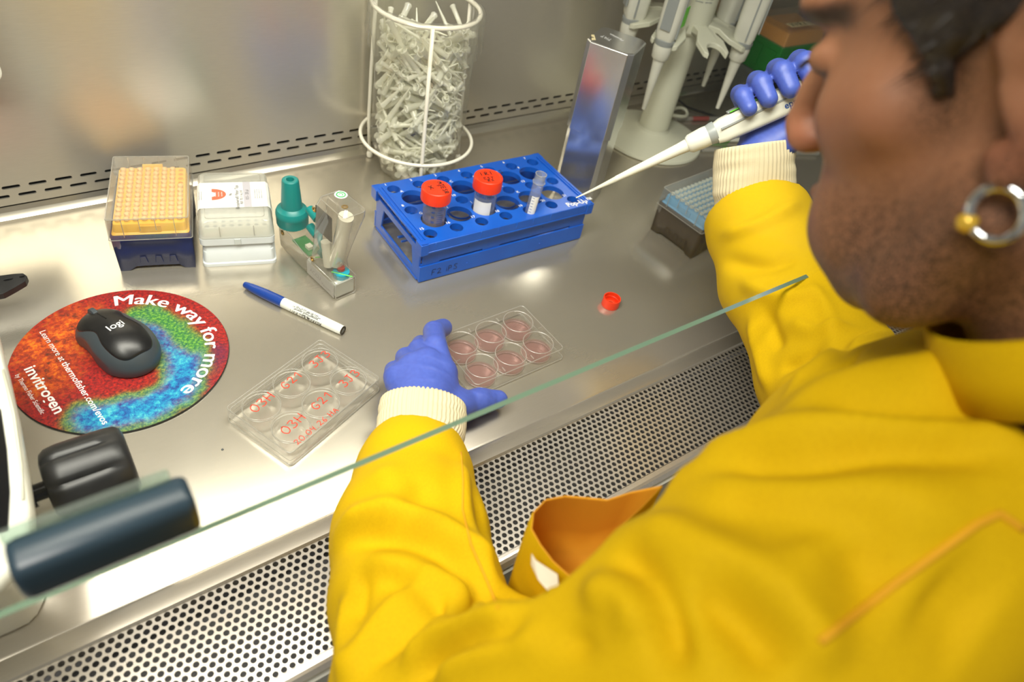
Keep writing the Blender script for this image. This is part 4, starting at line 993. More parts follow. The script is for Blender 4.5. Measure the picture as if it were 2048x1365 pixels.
# ------------------------------------------------------------------ waste bag stand with used tips
BC = Vector((391, -62)); 
bn = empty('waste_bag_stand', (BC.x, BC.y, 0), 0, 'white wire stand holding a clear bag full of used pipette tips', 'stand')
b = MB(); tp_r, lo_r = 68, 79
b.tube([(tp_r*math.cos(2*PI*i/64), tp_r*math.sin(2*PI*i/64), 241) for i in range(64)], 2.9, 10, True); b.build('top_ring', M['wire'], bn, smooth=True)
b = MB(); b.tube([(lo_r*math.cos(2*PI*i/64), lo_r*math.sin(2*PI*i/64), 60) for i in range(64)], 2.5, 10, True); b.build('lower_ring', M['wire'], bn, smooth=True)
for a in (126, 6, -114):
    c, s_ = math.cos(math.radians(a)), math.sin(math.radians(a))
    b = MB(); b.tube([(c*q, s_*q, z) for q, z in ((82, 3), (78, 60), (74, 140), (70, 241))], 2.6, 10); 
    if a == 126: b.v = []; b.f = []; b.tube([(c*q, s_*q, z) for q, z in ((73, 3), (76, 60), (74, 140), (70, 241))], 2.6, 10)
    lg = b.build('leg', M['wire'], bn, smooth=True)
    q = 73 if a == 126 else 82
    MB().lathe([(1, -1.4), (4, 0), (4.5, 3), (4, 7), (2.6, 9)], (c*q, s_*q, 1.5), 14).build('foot_cap', M['wire'], lg, auto=40)
def bagr(z, t):
    base = 64 if z > 60 else 64-(60-z)*.32
    return base+2.2*math.sin(5*t+z*.03)+1.4*math.sin(11*t-z*.05)+(3 if z > 200 else 0)
zs = list(np.linspace(9, 241, 34)); nA = 72; R = []
for z in zs: R.append([(bagr(z, 2*PI*k/nA)*math.cos(2*PI*k/nA), bagr(z, 2*PI*k/nA)*math.sin(2*PI*k/nA), z+(0 if z > 12 else 2*math.sin(3*2*PI*k/nA))) for k in range(nA)])
for dz, dr in ((246, 4), (243, 9), (232, 9.5), (215, 10), (196, 12)):
    R.append([((64+dr+(1.5+abs(241-dz)*.05)*math.sin(7*2*PI*k/nA+dz*.02)+(1.2*math.sin(17*2*PI*k/nA)))*math.cos(2*PI*k/nA), (64+dr+(1.5+abs(241-dz)*.05)*math.sin(7*2*PI*k/nA+dz*.02)+(1.2*math.sin(17*2*PI*k/nA)))*math.sin(2*PI*k/nA), dz+(5*math.sin(3*2*PI*k/nA) if dz < 210 else 0)) for k in range(nA)])
b = MB().rings(R, True, False); b.build('plastic_bag', M['bag'], bn, smooth=True)
protos = []
def waste_tip(Lt, r, fr=True):
    b = MB(); b.lathe([(r*.9, Lt/2), (r, Lt/2), (r, Lt/2-2), (r*.82, Lt/2-2.5), (r*.74, Lt*.1), (r*.42, -Lt*.2), (.7, -Lt/2)], n=8, cap0=False, cap1=False)
    return b
mats3 = [M['tip'], M['filter']]
def mk_proto(Lt, r, filt):
    b = waste_tip(Lt, r); o = b.build('used_tip', [M['tip'], M['filter']], None, smooth=True)
    if filt:
        b2 = MB(); b2.lathe([(r*.66, -2.2), (r*.66, 2.2)], (0, 0, Lt*.16), 8)
        n0 = len(o.data.vertices); me = bpy.data.meshes.new('used_tip'); V = [tuple(v.co*1000) for v in o.data.vertices]+b2.v; F = [tuple(p.vertices) for p in o.data.polygons]+[tuple(i+n0 for i in f) for f in b2.f]
        np0 = len(o.data.polygons); me.from_pydata((np.array(V)*.001).tolist(), [], F); me.materials.append(M['tip']); me.materials.append(M['filter'])
        for p in me.polygons: p.material_index = 1 if p.index >= np0 else 0
        me.shade_smooth(); o.data = me
    return o
protos = [mk_proto(92, 5.2, True), mk_proto(56, 3.9, True), mk_proto(76, 4.8, False), mk_proto(50, 3.8, False)]
cnt = 0; rr2 = np.random.RandomState(11)
for k in range(290):
    pr_ = protos[rr2.choice([0, 0, 1, 1, 2, 3])]; Lh = pr_.dimensions.z*500
    z = 22+196*rr2.rand()**.95
    # most of them lie near the side of the bag that shows
    a = math.radians(-114+rr2.uniform(-115, 115)); rad = (28+32*rr2.rand()**.5) if rr2.rand() < .8 else 40*rr2.rand()
    el = math.radians(rr2.uniform(-60, 60)); az_ = rr2.uniform(0, 2*PI)
    if rad > 40: az_ = a+PI/2+rr2.uniform(-.45, .45)+(PI if rr2.rand() < .5 else 0)
    d = Vector((math.cos(el)*math.cos(az_), math.cos(el)*math.sin(az_), math.sin(el)))
    p = Vector((rad*math.cos(a), rad*math.sin(a), z))
    for _ in range(12):
        bad = False
        for e in (-1, 1):
            q = p+d*Lh*e; lim = (60 if q.z > 60 else 60-(60-q.z)*.32)-2
            rq = math.hypot(q.x, q.y)
            if rq > lim: f = (rq-lim)/rq; p.x -= q.x*f; p.y -= q.y*f; bad = True
            if q.z < 14: p.z += 14-q.z; bad = True
            if q.z > 232: p.z -= q.z-232; bad = True
        if not bad: break
    if cnt < 4: o = protos[cnt]; pr_ = o
    else: o = pr_.copy(); COL.objects.link(o)
    cnt += 1
    o.matrix_world = Matrix.Translation(Vector((BC.x+p.x, BC.y+p.y, p.z))*.001) @ d.to_track_quat('Z', 'Y').to_matrix().to_4x4()
    tag(o, 'used milky pipette tip lying among many in the clear waste bag', 'pipette tip', 'used tips in the waste bag')
# ------------------------------------------------------------------ pipette stand (carousel) with hanging pipettes
SCn = Vector((843, -103)); 
st = empty('pipette_stand', (SCn.x, SCn.y, 0), 0, 'off-white carousel pipette stand on a round base, right of the canister', 'stand')
MB().lathe([(90, .3), (92, 2), (91, 6), (70, 12), (37, 17), (29, 21), (27, 26)], n=72, cap1=False).build('base', M['cream_p'], st, auto=30)
MB().lathe([(26.5, 20), (25.5, 60), (25, 180), (25, 215)], n=40).build('column', M['cream_p'], st, auto=40)
hub = empty('x', (0, 0, 0)); bpy.data.objects.remove(hub)
b = MB(); b.rings([[(r*math.cos(2*PI*(k+.5)/12), r*math.sin(2*PI*(k+.5)/12), z) for k in range(12)] for z, r in ((190, 26), (197, 36), (300, 34), (330, 28))]); hb = b.build('hub', M['cream_p'], st, bevel=1.5, auto=30)
b = MB()
for a in (-150, -118, -100):
    c, s_ = math.cos(math.radians(a)), math.sin(math.radians(a))
    for k in range(4): b.box(-.5, .5, -.5, .5, 0, 0)
for a in (-130, -105):
    c, s_ = math.cos(math.radians(a)), math.sin(math.radians(a)); t_ = Vector((-s_, c, 0))
    for k in range(4):
        ctr = Vector((c*35, s_*35, 246+k*5)); b.add([tuple(ctr+t_*x+Vector((0, 0, z))) for x, z in ((-6, -.6), (6, -.6), (6, .6), (-6, .6))], [(0, 1, 2, 3)])
b.build('vent_marks', M['grey_p'], hb)
def arm(a):
    c, s_ = math.cos(math.radians(a)), math.sin(math.radians(a)); q = lambda x, y, z: (x*c-y*s_, x*s_+y*c, z)
    b = MB()
    poly = [(24, -12), (50, -13), (70, -24), (94, -22), (99, -16), (90, -14)]+[(89-14*math.cos(t), 14*math.sin(t)) for t in np.linspace(-PI/2, PI/2, 11)]+[(90, 14), (99, 16), (94, 22), (70, 24), (50, 13), (24, 12)]
    z_ = lambda x: 212-max(0, x-45)*.30
    n = len(poly); V = [q(x, y, z_(x)) for x, y in poly]+[q(x, y, z_(x)-(13 if x < 50 else 8)) for x, y in poly]
    F = [tuple(range(n)), tuple(range(2*n-1, n-1, -1))]+[(k, n+k, n+(k+1) % n, (k+1) % n) for k in range(n)]
    b.add(V, F); return b.build('holder_arm', M['cream_p'], st, bevel=1.2, auto=30)
ARMS = (-105, -156, 153, 102, 50, -2, -54)
for a in ARMS: arm(a)
def pipette(parent_name, loc, rz, label, sticker=False, dark=True, held=None, word=True, thick=1):
    
    t = empty(parent_name, loc, rz, label, 'pipette')
    b = MB()
    def sect(z, w_, d0, d1, r): return [(x, y, z) for x, y in rrect(d0, d1, -w_, w_, r, 4)]
    b.rings([sect(0, 9.5, -9, 12, 5), sect(8, 11, -11, 14, 6), sect(40, 12, -12, 15, 6.5), sect(120, 12.5, -13, 16, 7), sect(150, 11, -12, 14, 7), sect(155, 8, -8, 8, 6)]); bd = b.build('handle', M['white_p'], t, auto=35)
    b = MB(); b.box(-13.9, -12.2, -6, 6, 18, 118); b.box(-2.6, -.8, -12.9, 12.9, 6, 120); b.build('grey_inlay', M['grey_p'], bd)
    b = MB(); b.lathe([(10.5, -8), (11.5, -2), (11.5, 1), (9, 2)], n=24); b.build('grey_skirt', M['grey_p'], t, auto=30)
    MB().lathe([(8, -30), (10, -27), (11, -12), (10.5, -6)], n=24).build('collar', M['white_p'], t, auto=30)
    MB().lathe([(3.2, -112), (3.4, -108), (6.2, -40), (7.2, -28)], n=20).build('shaft', M['white_p'], t, auto=30)
    MB().lathe([(5, 150), (5, 168), (8.5, 169), (8.5, 176), (7, 178)], n=24).build('plunger_button', M['white_p'], t, auto=30)
    MB().box(-24, -10, -7, 7, 138, 144).build('finger_hook', M['white_p'], t, bevel=2)
    b = MB(); b.rings([sect(100, 4, 13, 17.5, 2), sect(112, 4, 13, 17.5, 2)]); b.build('volume_window', M['black_p'], t)
    if sticker: MB().box(2, 13, 11.9, 12.6, 22, 50).build('green_label', M['green_sticker'], t); b = MB(); b.box(2, 13, -12.8, -12, 22, 50); b.build('green_label', M['green_sticker'], t)
    if word:
        b = MB(); put_text(b, 'eppendorf', 9, (5, 12.9, 88), (0, 0, 1), (1, 0, 0), .15, lift=-.2); put_text(b, 'eppendorf', 9, (5, -12.9, 88), (0, 0, 1), (-1, 0, 0), .15, lift=-.2)
        tag(b.build('word_mark', M['ink_blue'], t), 'small blue word')
    if thick != 1:
        for ch in t.children:
            for v in ch.data.vertices:
                f = 1.0 if ch.name.startswith('shaft') and v.co.z < -.05 else thick
                v.co.x *= f; v.co.y *= f
            for g_ in ch.children:
                for v in g_.data.vertices: v.co.x *= thick; v.co.y *= thick
    return t
def hang(a, label, dz=0, **k):
    c, s_ = math.cos(math.radians(a)), math.sin(math.radians(a))
    return pipette('hanging_pipette', (SCn.x+c*92, SCn.y+s_*92, 199+dz), math.radians(a+180), label, thick=1.32, **k)
hang(153, 'white pipette hanging on the far left arm of the stand')
hang(-156, 'white pipette with a bright green sticker hanging left of the stand column', sticker=True)
hang(-54, 'white pipette with blue word hanging right of the empty forked arm')
hang(-2, 'white pipette at the back of the stand seen behind the empty fork', word=False)
# ------------------------------------------------------------------ microscope at the left, with its focus knob
mi = empty('microscope', (-300, -380, 0), 0, 'white curved instrument body at the left edge with a large black focus knob', 'microscope')
edge = [(-18, 600), (0, 676), (22, 760), (42, 850), (60, 950), (72, 1030), (70, 1090), (40, 1150), (5, 1185), (-60, 1215)]
zl = 118; ep = [Z(x, y, zl) for x, y in edge]
poly = [(p[0]+300, p[1]+380) for p in ep]+[(-115, poly_y) for poly_y in (ep[-1][1]+380, ep[0][1]+380)]
pl = np.array(poly); cen = pl.mean(0)
b = MB()
def off(k): return [(cen[0]+(x-cen[0])*k, cen[1]+(y-cen[1])*k) for x, y in poly]
b.rings([[(x, y, z) for x, y in off(k)] for z, k in ((1, .60), (50, .64), (95, .82), (112, .98), (118, 1.0), (124, .985), (127, .95))]); b.build('body', M['white_p'], mi, bevel=2, seg=3, auto=40)
s1 = [(-60, 780), (2, 820), (14, 900), (20, 985), (16, 1062), (-60, 1085)]
q = [Z(x, y, 127.5) for x, y in s1]; MB().prism([(p[0]+300, p[1]+380) for p in q], 127.2, 128.4).build('dark_stage', M['black_gloss'], mi)
b = MB(); b.tube([(Z(x, y, 128)[0]+300, Z(x, y, 128)[1]+380, 128) for x, y in ((6, 740), (28, 830), (42, 930), (46, 1000))], .8, 6); b.build('trim_line', M['cream_p'], mi, smooth=True)
kc0 = np.array([-147., -434, 60]); kn = []
b = MB(); KX0, KX1, KR = -146+300, -86+300, 31.5; n = 72; R = []
KY, KZ = -447+380, 62
for x, r, g in ((KX0, 22, 0), (KX0+1.5, 27, .2), (KX0+6, 30.5, 1), (KX0+14, 31.5, 1), (KX1-20, 31.5, 1), (KX1-12, 31.3, .5), (KX1-5, 30, 0), (KX1-1.5, 27, 0), (KX1, 22, 0)):
    ring = []
    for k in range(n):
        t = 2*PI*k/n; dip = 2.6*g*max(0, math.cos(t*8+.6))**6; ring.append((x, KY+(r-dip)*math.cos(t), KZ+(r-dip)*math.sin(t)))
    R.append(ring)
xs_ = [r[0][0] for r in R]
kb = b.rings(R).build('focus_knob', M['black_p'], mi, auto=45)
MB().cyl((KX0-26, KY, KZ), (KX0+2, KY, KZ), 7).build('knob_shaft', M['black_gloss'], kb, auto=40)
b = MB(); b.lathe([(11, 0), (11, 5)], (KX0-14, KY, KZ), 24, ax=(1, 0, 0)); b.build('knob_collar', M['black_gloss'], kb, auto=40)
# black plastic lever with a hole that enters from the left
hl = empty('black_lever', (-180, -190, 34), 0, 'black plastic lever end with a small hole reaching in at the left edge', 'lever')
zz = 46; pts = [(-60, 568), (0, 556), (30, 552), (48, 551), (56, 557), (52, 567), (30, 580), (8, 592), (-60, 604)]
pw = [Z(x, y, zz) for x, y in pts]; cx_, cy_ = -180, -190
outer = [(p[0]-cx_, p[1]-cy_) for p in pw]
bm = bmesh.new(); vs = [bm.verts.new((x, y, 0)) for x, y in outer]; E_ = [bm.edges.new((vs[i], vs[(i+1) % len(vs)])) for i in range(len(vs))]
def hole_(px1, px2, n=16):
    a_ = Z(*px1, zz); b_ = Z(*px2, zz); c = (a_+b_)/2; h = (b_-a_)/2; nrm_ = np.array([-h[1], h[0], 0]); nrm_ = nrm_/np.linalg.norm(nrm_[:2])*1.5
    v = [bm.verts.new((c[0]-cx_+h[0]*math.cos(2*PI*i/n)+nrm_[0]*math.sin(2*PI*i/n), c[1]-cy_+h[1]*math.cos(2*PI*i/n)+nrm_[1]*math.sin(2*PI*i/n), 0)) for i in range(n)]
    return v, [bm.edges.new((v[i], v[(i+1) % n])) for i in range(n)]
ha, e1 = hole_((40, 559), (51, 557)); hb2, e2 = hole_((8, 566), (28, 562))
bmesh.ops.triangle_fill(bm, use_beauty=True, use_dissolve=False, edges=E_+e1+e2)
S1 = set(ha); S2 = set(hb2)
bmesh.ops.delete(bm, geom=[f for f in bm.faces if set(f.verts) <= S1 or set(f.verts) <= S2], context='FACES_ONLY')
g = bmesh.ops.extrude_face_region(bm, geom=bm.faces[:])
for v in [q for q in g['geom'] if isinstance(q, bmesh.types.BMVert)]: v.co.z += 7
bmesh.ops.recalc_face_normals(bm, faces=bm.faces); bm.verts.index_update()
link('lever_body', [tuple(v.co+Vector((0, 0, 8))) for v in bm.verts], [tuple(v.index for v in f.verts) for f in bm.faces], M['black_p'], hl, bevel=1); bm.free()
# white framed panel at the upper left edge
fr = empty('white_framed_screen', (-150, -16, 0), 0, 'rounded corner of a white-framed dark screen at the upper left edge', 'screen')
c0 = YP(9, 158, -24); 
def fp(x0, x1, z0, z1, r, y): return [(a, y, c) for a, c in rrect(x0, x1, z0, z1, r, 6)]
x1_ = c0[0]+150; z0_ = c0[2]-4
MB().rings([fp(x1_-150, x1_, z0_, z0_+150, 12, -8), fp(x1_-150, x1_, z0_, z0_+150, 12, 0)]).build('frame', M['white_p'], fr, bevel=1.5)
MB().rings([fp(x1_-150+6, x1_-3.5, z0_+3.5, z0_+146, 9, -8.8), fp(x1_-144, x1_-3.5, z0_+3.5, z0_+146, 9, -7.5)]).build('screen', pm('screen_dark_blue', L((25, 40, 70)), .15), fr)
MB().box(x1_-110, x1_-100, -6, 20, z0_+50, z0_+120).build('wall_bracket', M['grey_p'], fr)
# ------------------------------------------------------------------ things at the back right
gb = empty('green_tip_box', (1200, -58, 0), 0, 'green box with orange-filled clear lid and black writing behind the hanging pipette', 'pipette tip box')
b = MB(); b.rings([rr_ring(62, 42, 3, 70), rr_ring(64, 43, 3, 132)]); b.build('base', M['green_p'], gb, bevel=1)
b = MB(); b.rings([rr_ring(60, 40, 3, 132), rr_ring(58, 38, 3, 156)]); b.build('orange_rack', pm('orange_rack', L((235, 165, 70)), .5), gb)
b = MB(); shell(b, [(64, 43.5, 3, 130), (63, 42.5, 4, 166), (61, 40.5, 4, 168)], 1.2); ld = b.build('lid', M['pp2'], gb, auto=30)
b = MB(); b.box(-56, 20, -38, -22, 168, 168.3); b.build('tape_strip', M['tape'], ld)
b = MB(); hand(b, 'XVRX', 13, (-52, -30, 168.4), (1, 0, 0), (0, 1, 0), 1.6); b.build('handwriting', M['ink'], ld)
b = MB()
for x in (-44, -14, 16, 46): b.box(x-12, x+12, -43.6, -42, 80, 120)
for y in (-22, 12): b.box(-65, -63.5, y-12, y+12, 80, 120)
b.build('side_panels', M['green_p'], gb)
b = MB(); b.rings([rr_ring(64, 44, 3, .3), rr_ring(64, 44, 3, 68)]); b.rings([rr_ring(66, 46, 3, 60), rr_ring(66, 46, 3, 69.5)])
eb = empty('grey_tip_box', (1200, -58, 0), 0, 'grey clear box standing under the green box', 'pipette tip box'); b.build('body', film('smoky_box', (.7, .74, .74), .55, (.45, .5, .5), .08, .1, .4), eb, bevel=1)
cb = MB(); cb.tube([(985, -10, 300), (975, -8, 180), (968, -8, 80), (975, -20, 20), (1000, -40, 4), (1060, -130, 4)], 2.2, 8); tag(cb.build('power_cable', M['black_p'], None, smooth=True), 'thin black cable hanging down the rear wall beside the stand', 'cable')
# wrapped serological pipettes lying on the deck behind the stand
for k, (a, c, r, mt, lb) in enumerate((((905, -175, 6), (1130, -262, 6), 4.5, 'pp', 'clear wrapped long pipette lying behind the stand base, nearest the hand'),
                                       ((915, -140, 5), (1130, -215, 5), 4, 'white_p', 'white long pipette lying behind the stand base'),
                                       ((935, -70, 5), (1110, -120, 5), 4, 'pp', 'clear wrapped long pipette lying farthest behind the stand base'))):
    o = empty('serological_pipette', (0, 0, 0), 0, lb, 'pipette'); o.location = Vector(a)*.001
    d = Vector(c)-Vector(a); bb = MB(); bb.cyl((0, 0, 0), tuple(d), r, r, 12); bb.build('tube', M[mt], o, auto=40)
    bb = MB(); u_ = d.normalized(); bb.cyl(tuple(u_*40), tuple(u_*75), r+.3, r+.3, 12); bb.build('green_band', M['green_sticker'] if k != 2 else pm('red_band', L((150, 70, 65)), .5), o, auto=40)
cs = MB(); cs.tube([(930+26*math.cos(t), -75+13*math.sin(t), 20+3*math.sin(2*t)) for t in np.linspace(0, 2*PI, 30, endpoint=False)], 3, 8, True); tag(cs.build('tubing_loop', M['cream_p'], None, smooth=True), 'small loop of cream tubing lying by the wall right of the stand', 'tubing')
# screws, specks: small litter on the deck
sp = MB(); sp.lathe([(1.2, .1), (1.0, .6), (.3, .9)], (Z(445, 900, 0)[0], Z(445, 900, 0)[1], 0), 8); tag(sp.build('speck', M['slate_p'], None), 'tiny dark speck on the steel left of the closed plate', 'speck')
# ------------------------------------------------------------------ person
HO = np.array([273.35, -755.0, 493.17]); HR = np.array([[-.08329, -.99653, .00217], [.87513, -.0721, .47849], [-.47667, .04175, .87809]])
def HW(x, y, z): return HO+HR@np.array([x, y, z], float)
person = empty('person', (260, -940, -60), 0, 'person in a yellow gown and blue gloves leaning over the hood from the right', 'person')
def toP(V): return np.asarray(V)-np.array([260, -940, -60.])
# body: head, neck, torso and arms as one continuous skin
s = SDF(12)
loc_ = lambda p: HW(*p)
neckb = np.array([285, -878, 385.])
s.ell(HW(-14, 0, 36), (96, 75, 88), HR)
s.ell(HW(36, 0, -22), (54, 58, 82), HR, 18)
s.chain([HW(-2, 58, -52), HW(30, 50, -88), HW(63, 14, -99)], [18, 17, 15], 16); s.chain([HW(-2, -58, -52), HW(30, -50, -88), HW(63, -14, -99)], [18, 17, 15], 16)
s.cone(HW(62, 12, -99), HW(62, -12, -99), 15, 15, 14)
s.cone(HW(60, 22, -70), HW(60, -22, -70), 30, 30, 16)
s.cone(HW(82, 32, 36), HW(88, 6, 36), 12, 10, 14); s.cone(HW(82, -32, 36), HW(88, -6, 36), 12, 10, 14)   # brow
s.cone(HW(58, 42, -14), HW(42, 54, -10), 19, 17, 16); s.cone(HW(58, -42, -14), HW(42, -54, -10), 19, 17, 16)  # cheekbones
s.ell(HW(90, 31, 13), (15, 15, 11), HR, 8, True); s.ell(HW(90, -31, 13), (15, 15, 11), HR, 8, True)
s.ell(HW(77, 31, 12), (12, 15, 9), HR, 3); s.ell(HW(77, -31, 12), (12, 15, 9), HR, 3)
s.chain([HW(87, 0, 22), HW(101, 0, -6), HW(108, 0, -22)], [8, 9, 11.5], 8)
s.ell(HW(101, 9, -29), (12, 9, 8), HR, 6); s.ell(HW(101, -9, -29), (12, 9, 8), HR, 6)
s.ell(HW(106, 6, -37), (5, 3.5, 4), HR, 3, True); s.ell(HW(106, -6, -37), (5, 3.5, 4), HR, 3, True)
s.ell(HW(88, 0, -56), (12, 24, 6.5), HR, 5); s.ell(HW(86, 0, -70), (12, 21, 7.5), HR, 5); s.ell(HW(101, 0, -62.5), (10, 22, 1.3), HR, 2.5, True)
for sy in (1, -1):   # ears
    s.chain([HW(-8, sy*74, 12), HW(-20, sy*82, 26), HW(-36, sy*86, 18), HW(-34, sy*84, -4), HW(-22, sy*79, -22), HW(-13, sy*76, -33), HW(-8, sy*73, -26)], [5, 5, 5.2, 5, 5, 6.5, 5], 5)
    s.ell(HW(-20, sy*76, 0), (15, 6, 22), HR, 5); s.ell(HW(-15, sy*84, -2), (8, 7, 10), HR, 4, True)
    s.ell(HW(-25, sy*84, 14), (6, 4, 8), HR, 3, True)
s.chain([HW(-22, 0, -40), neckb], [59, 62], 26)
s.cone(neckb, (285, -925, 340), 62, 80, 30)
s.cone((170, -886, 285), (420, -886, 285), 40, 40, 40); s.cone((285, -890, 250), (262, -905, -40), 80, 95, 40)
s.chain([(165, -886, 275), (P(905, 1440, 440)), (P(822, 1075, 562)), (128, -560, 52)], [34, 34, 32, 24], 14)

WR = P(1500, 395, 770); s.chain([(430, -870, 280), P(1760, 900, 520), P(1660, 760, 640), P(1560, 560, 740), WR], [38, 36, 34, 32, 24], 14)
V, F = s.mesh((0, -1100, -60), (620, -560, 610), 3.2)
# finer mesh for the head only is not needed: the head stands out of focus near the lens
V = smoothmesh(V, F, 2)
body = link('body', toP(V), F, M['skin'], person, smooth=True)
Lc = (V-HO)@HR; x, y, z = Lc.T
def sg(v, w_): return 1/(1+np.exp(-v/w_))
nzb = noise3(Lc, 9, 1)*.5+noise3(Lc, 5, 2)*.5
beard = sg(-(z+48-.25*np.maximum(0, 40-x)-.55*np.maximum(0, 12-x))+nzb*9, 8)*sg(x+28, 6)*sg(z+150, 8)*(1-.5*sg(x-66, 6)*sg(z+88, 4))
beard = np.clip(beard*(.9+.35*nzb), 0, 1)
side = sg(11-np.abs(x-14+.1*z), 3)*sg(z+26, 6)*sg(62-z, 6)*sg(np.abs(y)-55, 3); beard = np.maximum(beard, side*.9)
brow = sg(5.5-np.abs(z-(33+.0*x)+np.maximum(0, np.abs(y)-30)*.25)+nzb*1.5, 1)*sg(np.abs(y)-7, 2)*sg(52-np.abs(y), 3)*sg(x-52, 4)
brow = np.maximum(brow, sg(2.6-np.abs(z-(7+.0*x)+.02*(np.abs(y)-31)**2), .8)*sg(15-np.abs(np.abs(y)-31), 2)*sg(x-70, 2))
lips = sg(1-((z+63)/11)**2-(y/25)**2, .15)*sg(x-82, 4)
red = np.exp(-((z+26)/14)**2)*sg(x-88, 5)*.6+np.exp(-((z+24)/12)**2)*sg(np.abs(y)-74, 2)*.7+np.exp(-((z+15)/20)**2-((x-58)/22)**2)*.25
at = body.data.attributes.new('skin_mask', 'FLOAT_COLOR', 'POINT')
at.data.foreach_set('color', np.c_[beard, np.clip(brow, 0, 1), np.clip(lips+red*.6, 0, 1), np.ones(len(V))].astype(np.float32).ravel())
m = M['skin']; bs = BS(m); bs.inputs['Subsurface Weight'].default_value = .12; bs.inputs['Subsurface Radius'].default_value = (.01, .004, .002); bs.inputs['Subsurface Scale'].default_value = .3
av = N(m, 'ShaderNodeAttribute', attribute_name='skin_mask'); sp_ = N(m, 'ShaderNodeSeparateColor'); LK(m, av.outputs['Color'], sp_.inputs[0])
tc = N(m, 'ShaderNodeTexCoord'); nz = N(m, 'ShaderNodeTexNoise', Scale=350, Detail=4); LK(m, tc.outputs['Object'], nz.inputs['Vector'])
base_c = N(m, 'ShaderNodeMixRGB'); base_c.inputs[1].default_value = L((150, 102, 72)); base_c.inputs[2].default_value = L((166, 117, 85)); LK(m, nz.outputs[0], base_c.inputs[0])
def mixc(f, a, c):
    x_ = N(m, 'ShaderNodeMixRGB'); LK(m, f, x_.inputs[0]); LK(m, a, x_.inputs[1]); x_.inputs[2].default_value = c; return x_.outputs[0]
stub = N(m, 'ShaderNodeTexNoise', Scale=900, Detail=2); LK(m, tc.outputs['Object'], stub.inputs['Vector'])
mul = N(m, 'ShaderNodeMath', operation='MULTIPLY'); mr = N(m, 'ShaderNodeMapRange'); mr.inputs['From Min'].default_value = .35; mr.inputs['From Max'].default_value = .6; mr.inputs['To Min'].default_value = .35; mr.inputs['To Max'].default_value = 1
LK(m, stub.outputs[0], mr.inputs['Value']); LK(m, mr.outputs[0], mul.inputs[0]); LK(m, sp_.outputs[0], mul.inputs[1])
c = mixc(sp_.outputs[2], base_c.outputs[0], L((160, 86, 64))); c = mixc(mul.outputs[0], c, L((42, 30, 18))); c = mixc(sp_.outputs[1], c, L((26, 20, 16)))
LK(m, c, bs.inputs['Base Color'])
# eyes and lashes
for sy in (1, -1):
    e = HW(72, sy*31, 12); V2, F2 = SDF(1).ell(e, (12, 12, 12)).mesh(e-14, e+14, 1.2); link('eyeball', toP(V2), F2, M['eye_white'], person, smooth=True)
    b = MB(); b.tube([tuple(toP(HW(91.2-abs(k)*.55, sy*31+k*2.1, 11-.35*abs(k)))) for k in range(-5, 6)], 1.3, 6); b.build('eyelashes', M['hair'], person, smooth=True)
# hair cap: short dark hair with an uneven surface, on the crown, temples and back of the head
s2 = SDF(10); s2.ell(HW(-16, 0, 40), (101, 80, 93), HR); s2.ell(HW(-50, 0, -10), (66, 66, 60), HR)
def hairfn(X, d):
    q = (X-HO)@HR; x, y, z = q.T
    d = d-2-noise3(q, 12, 5)*2.6-noise3(q, 6, 6)*1.4
    line = np.where(x > 60, 62, np.where(x > 36, 31+(x-36)*1.3, np.where(x > 21, 6+(x-21)*1.6, np.where(x > 11, -6, np.where(x > -12, 8-(x-11)*.6, 24)))))+noise3(q, 10, 8)*2.5
    line = np.where(x < -40, -38, line)
    return np.maximum(d, line-z)
V, F = s2.mesh(HO-150, HO+150, 2.5, hairfn); V = smoothmesh(V, F, 1)
hairo = link('hair', toP(V), F, M['hair'], person, smooth=True)
rh = np.random.RandomState(4); b = MB(); nn = normals(V, F); idx = rh.choice(len(V), 2600, replace=False)
for i in idx:
    p = V[i]; n_ = nn[i]; loc3 = HR.T@(p-HO)
    if loc3[2] < -30: continue
    side_ = HR@np.array([.6, 0, -.5 if loc3[2] < 60 else .1]); d = n_*.55+side_*.8+rh.randn(3)*.25; Lh = rh.uniform(7, 15); w_ = np.cross(d, n_); w_ = w_/max(np.linalg.norm(w_), 1e-6)*.45
    q = toP(p); b.add([q-w_, q+w_, q+d*Lh*.6, q+d*Lh+(side_*2)], [(0, 1, 2), (2, 3, 0)])
o = b.build('hair_strands', M['hair'], hairo); o['kind'] = 'stuff'
# earring
er = MB(); ce = HW(-12, 80, -46)
ax1 = HR@np.array([1, 0, 0.]); ax2 = HR@np.array([0, 0, 1.])
er.tube([tuple(toP(ce+ax1*9*math.cos(t)+ax2*10*math.sin(t))) for t in np.linspace(0, 2*PI, 26, endpoint=False)], 2.1, 8, True); ero = er.build('hoop_earring', M['earring'], person, smooth=True)
b = MB(); cb_ = toP(ce+ax1*9.5-ax2*4); b.lathe([(.2, -4), (3, -3), (4.2, 0), (3, 3), (.2, 4)], tuple(cb_), 14); b.build('earring_bead', M['bead'], ero, smooth=True)
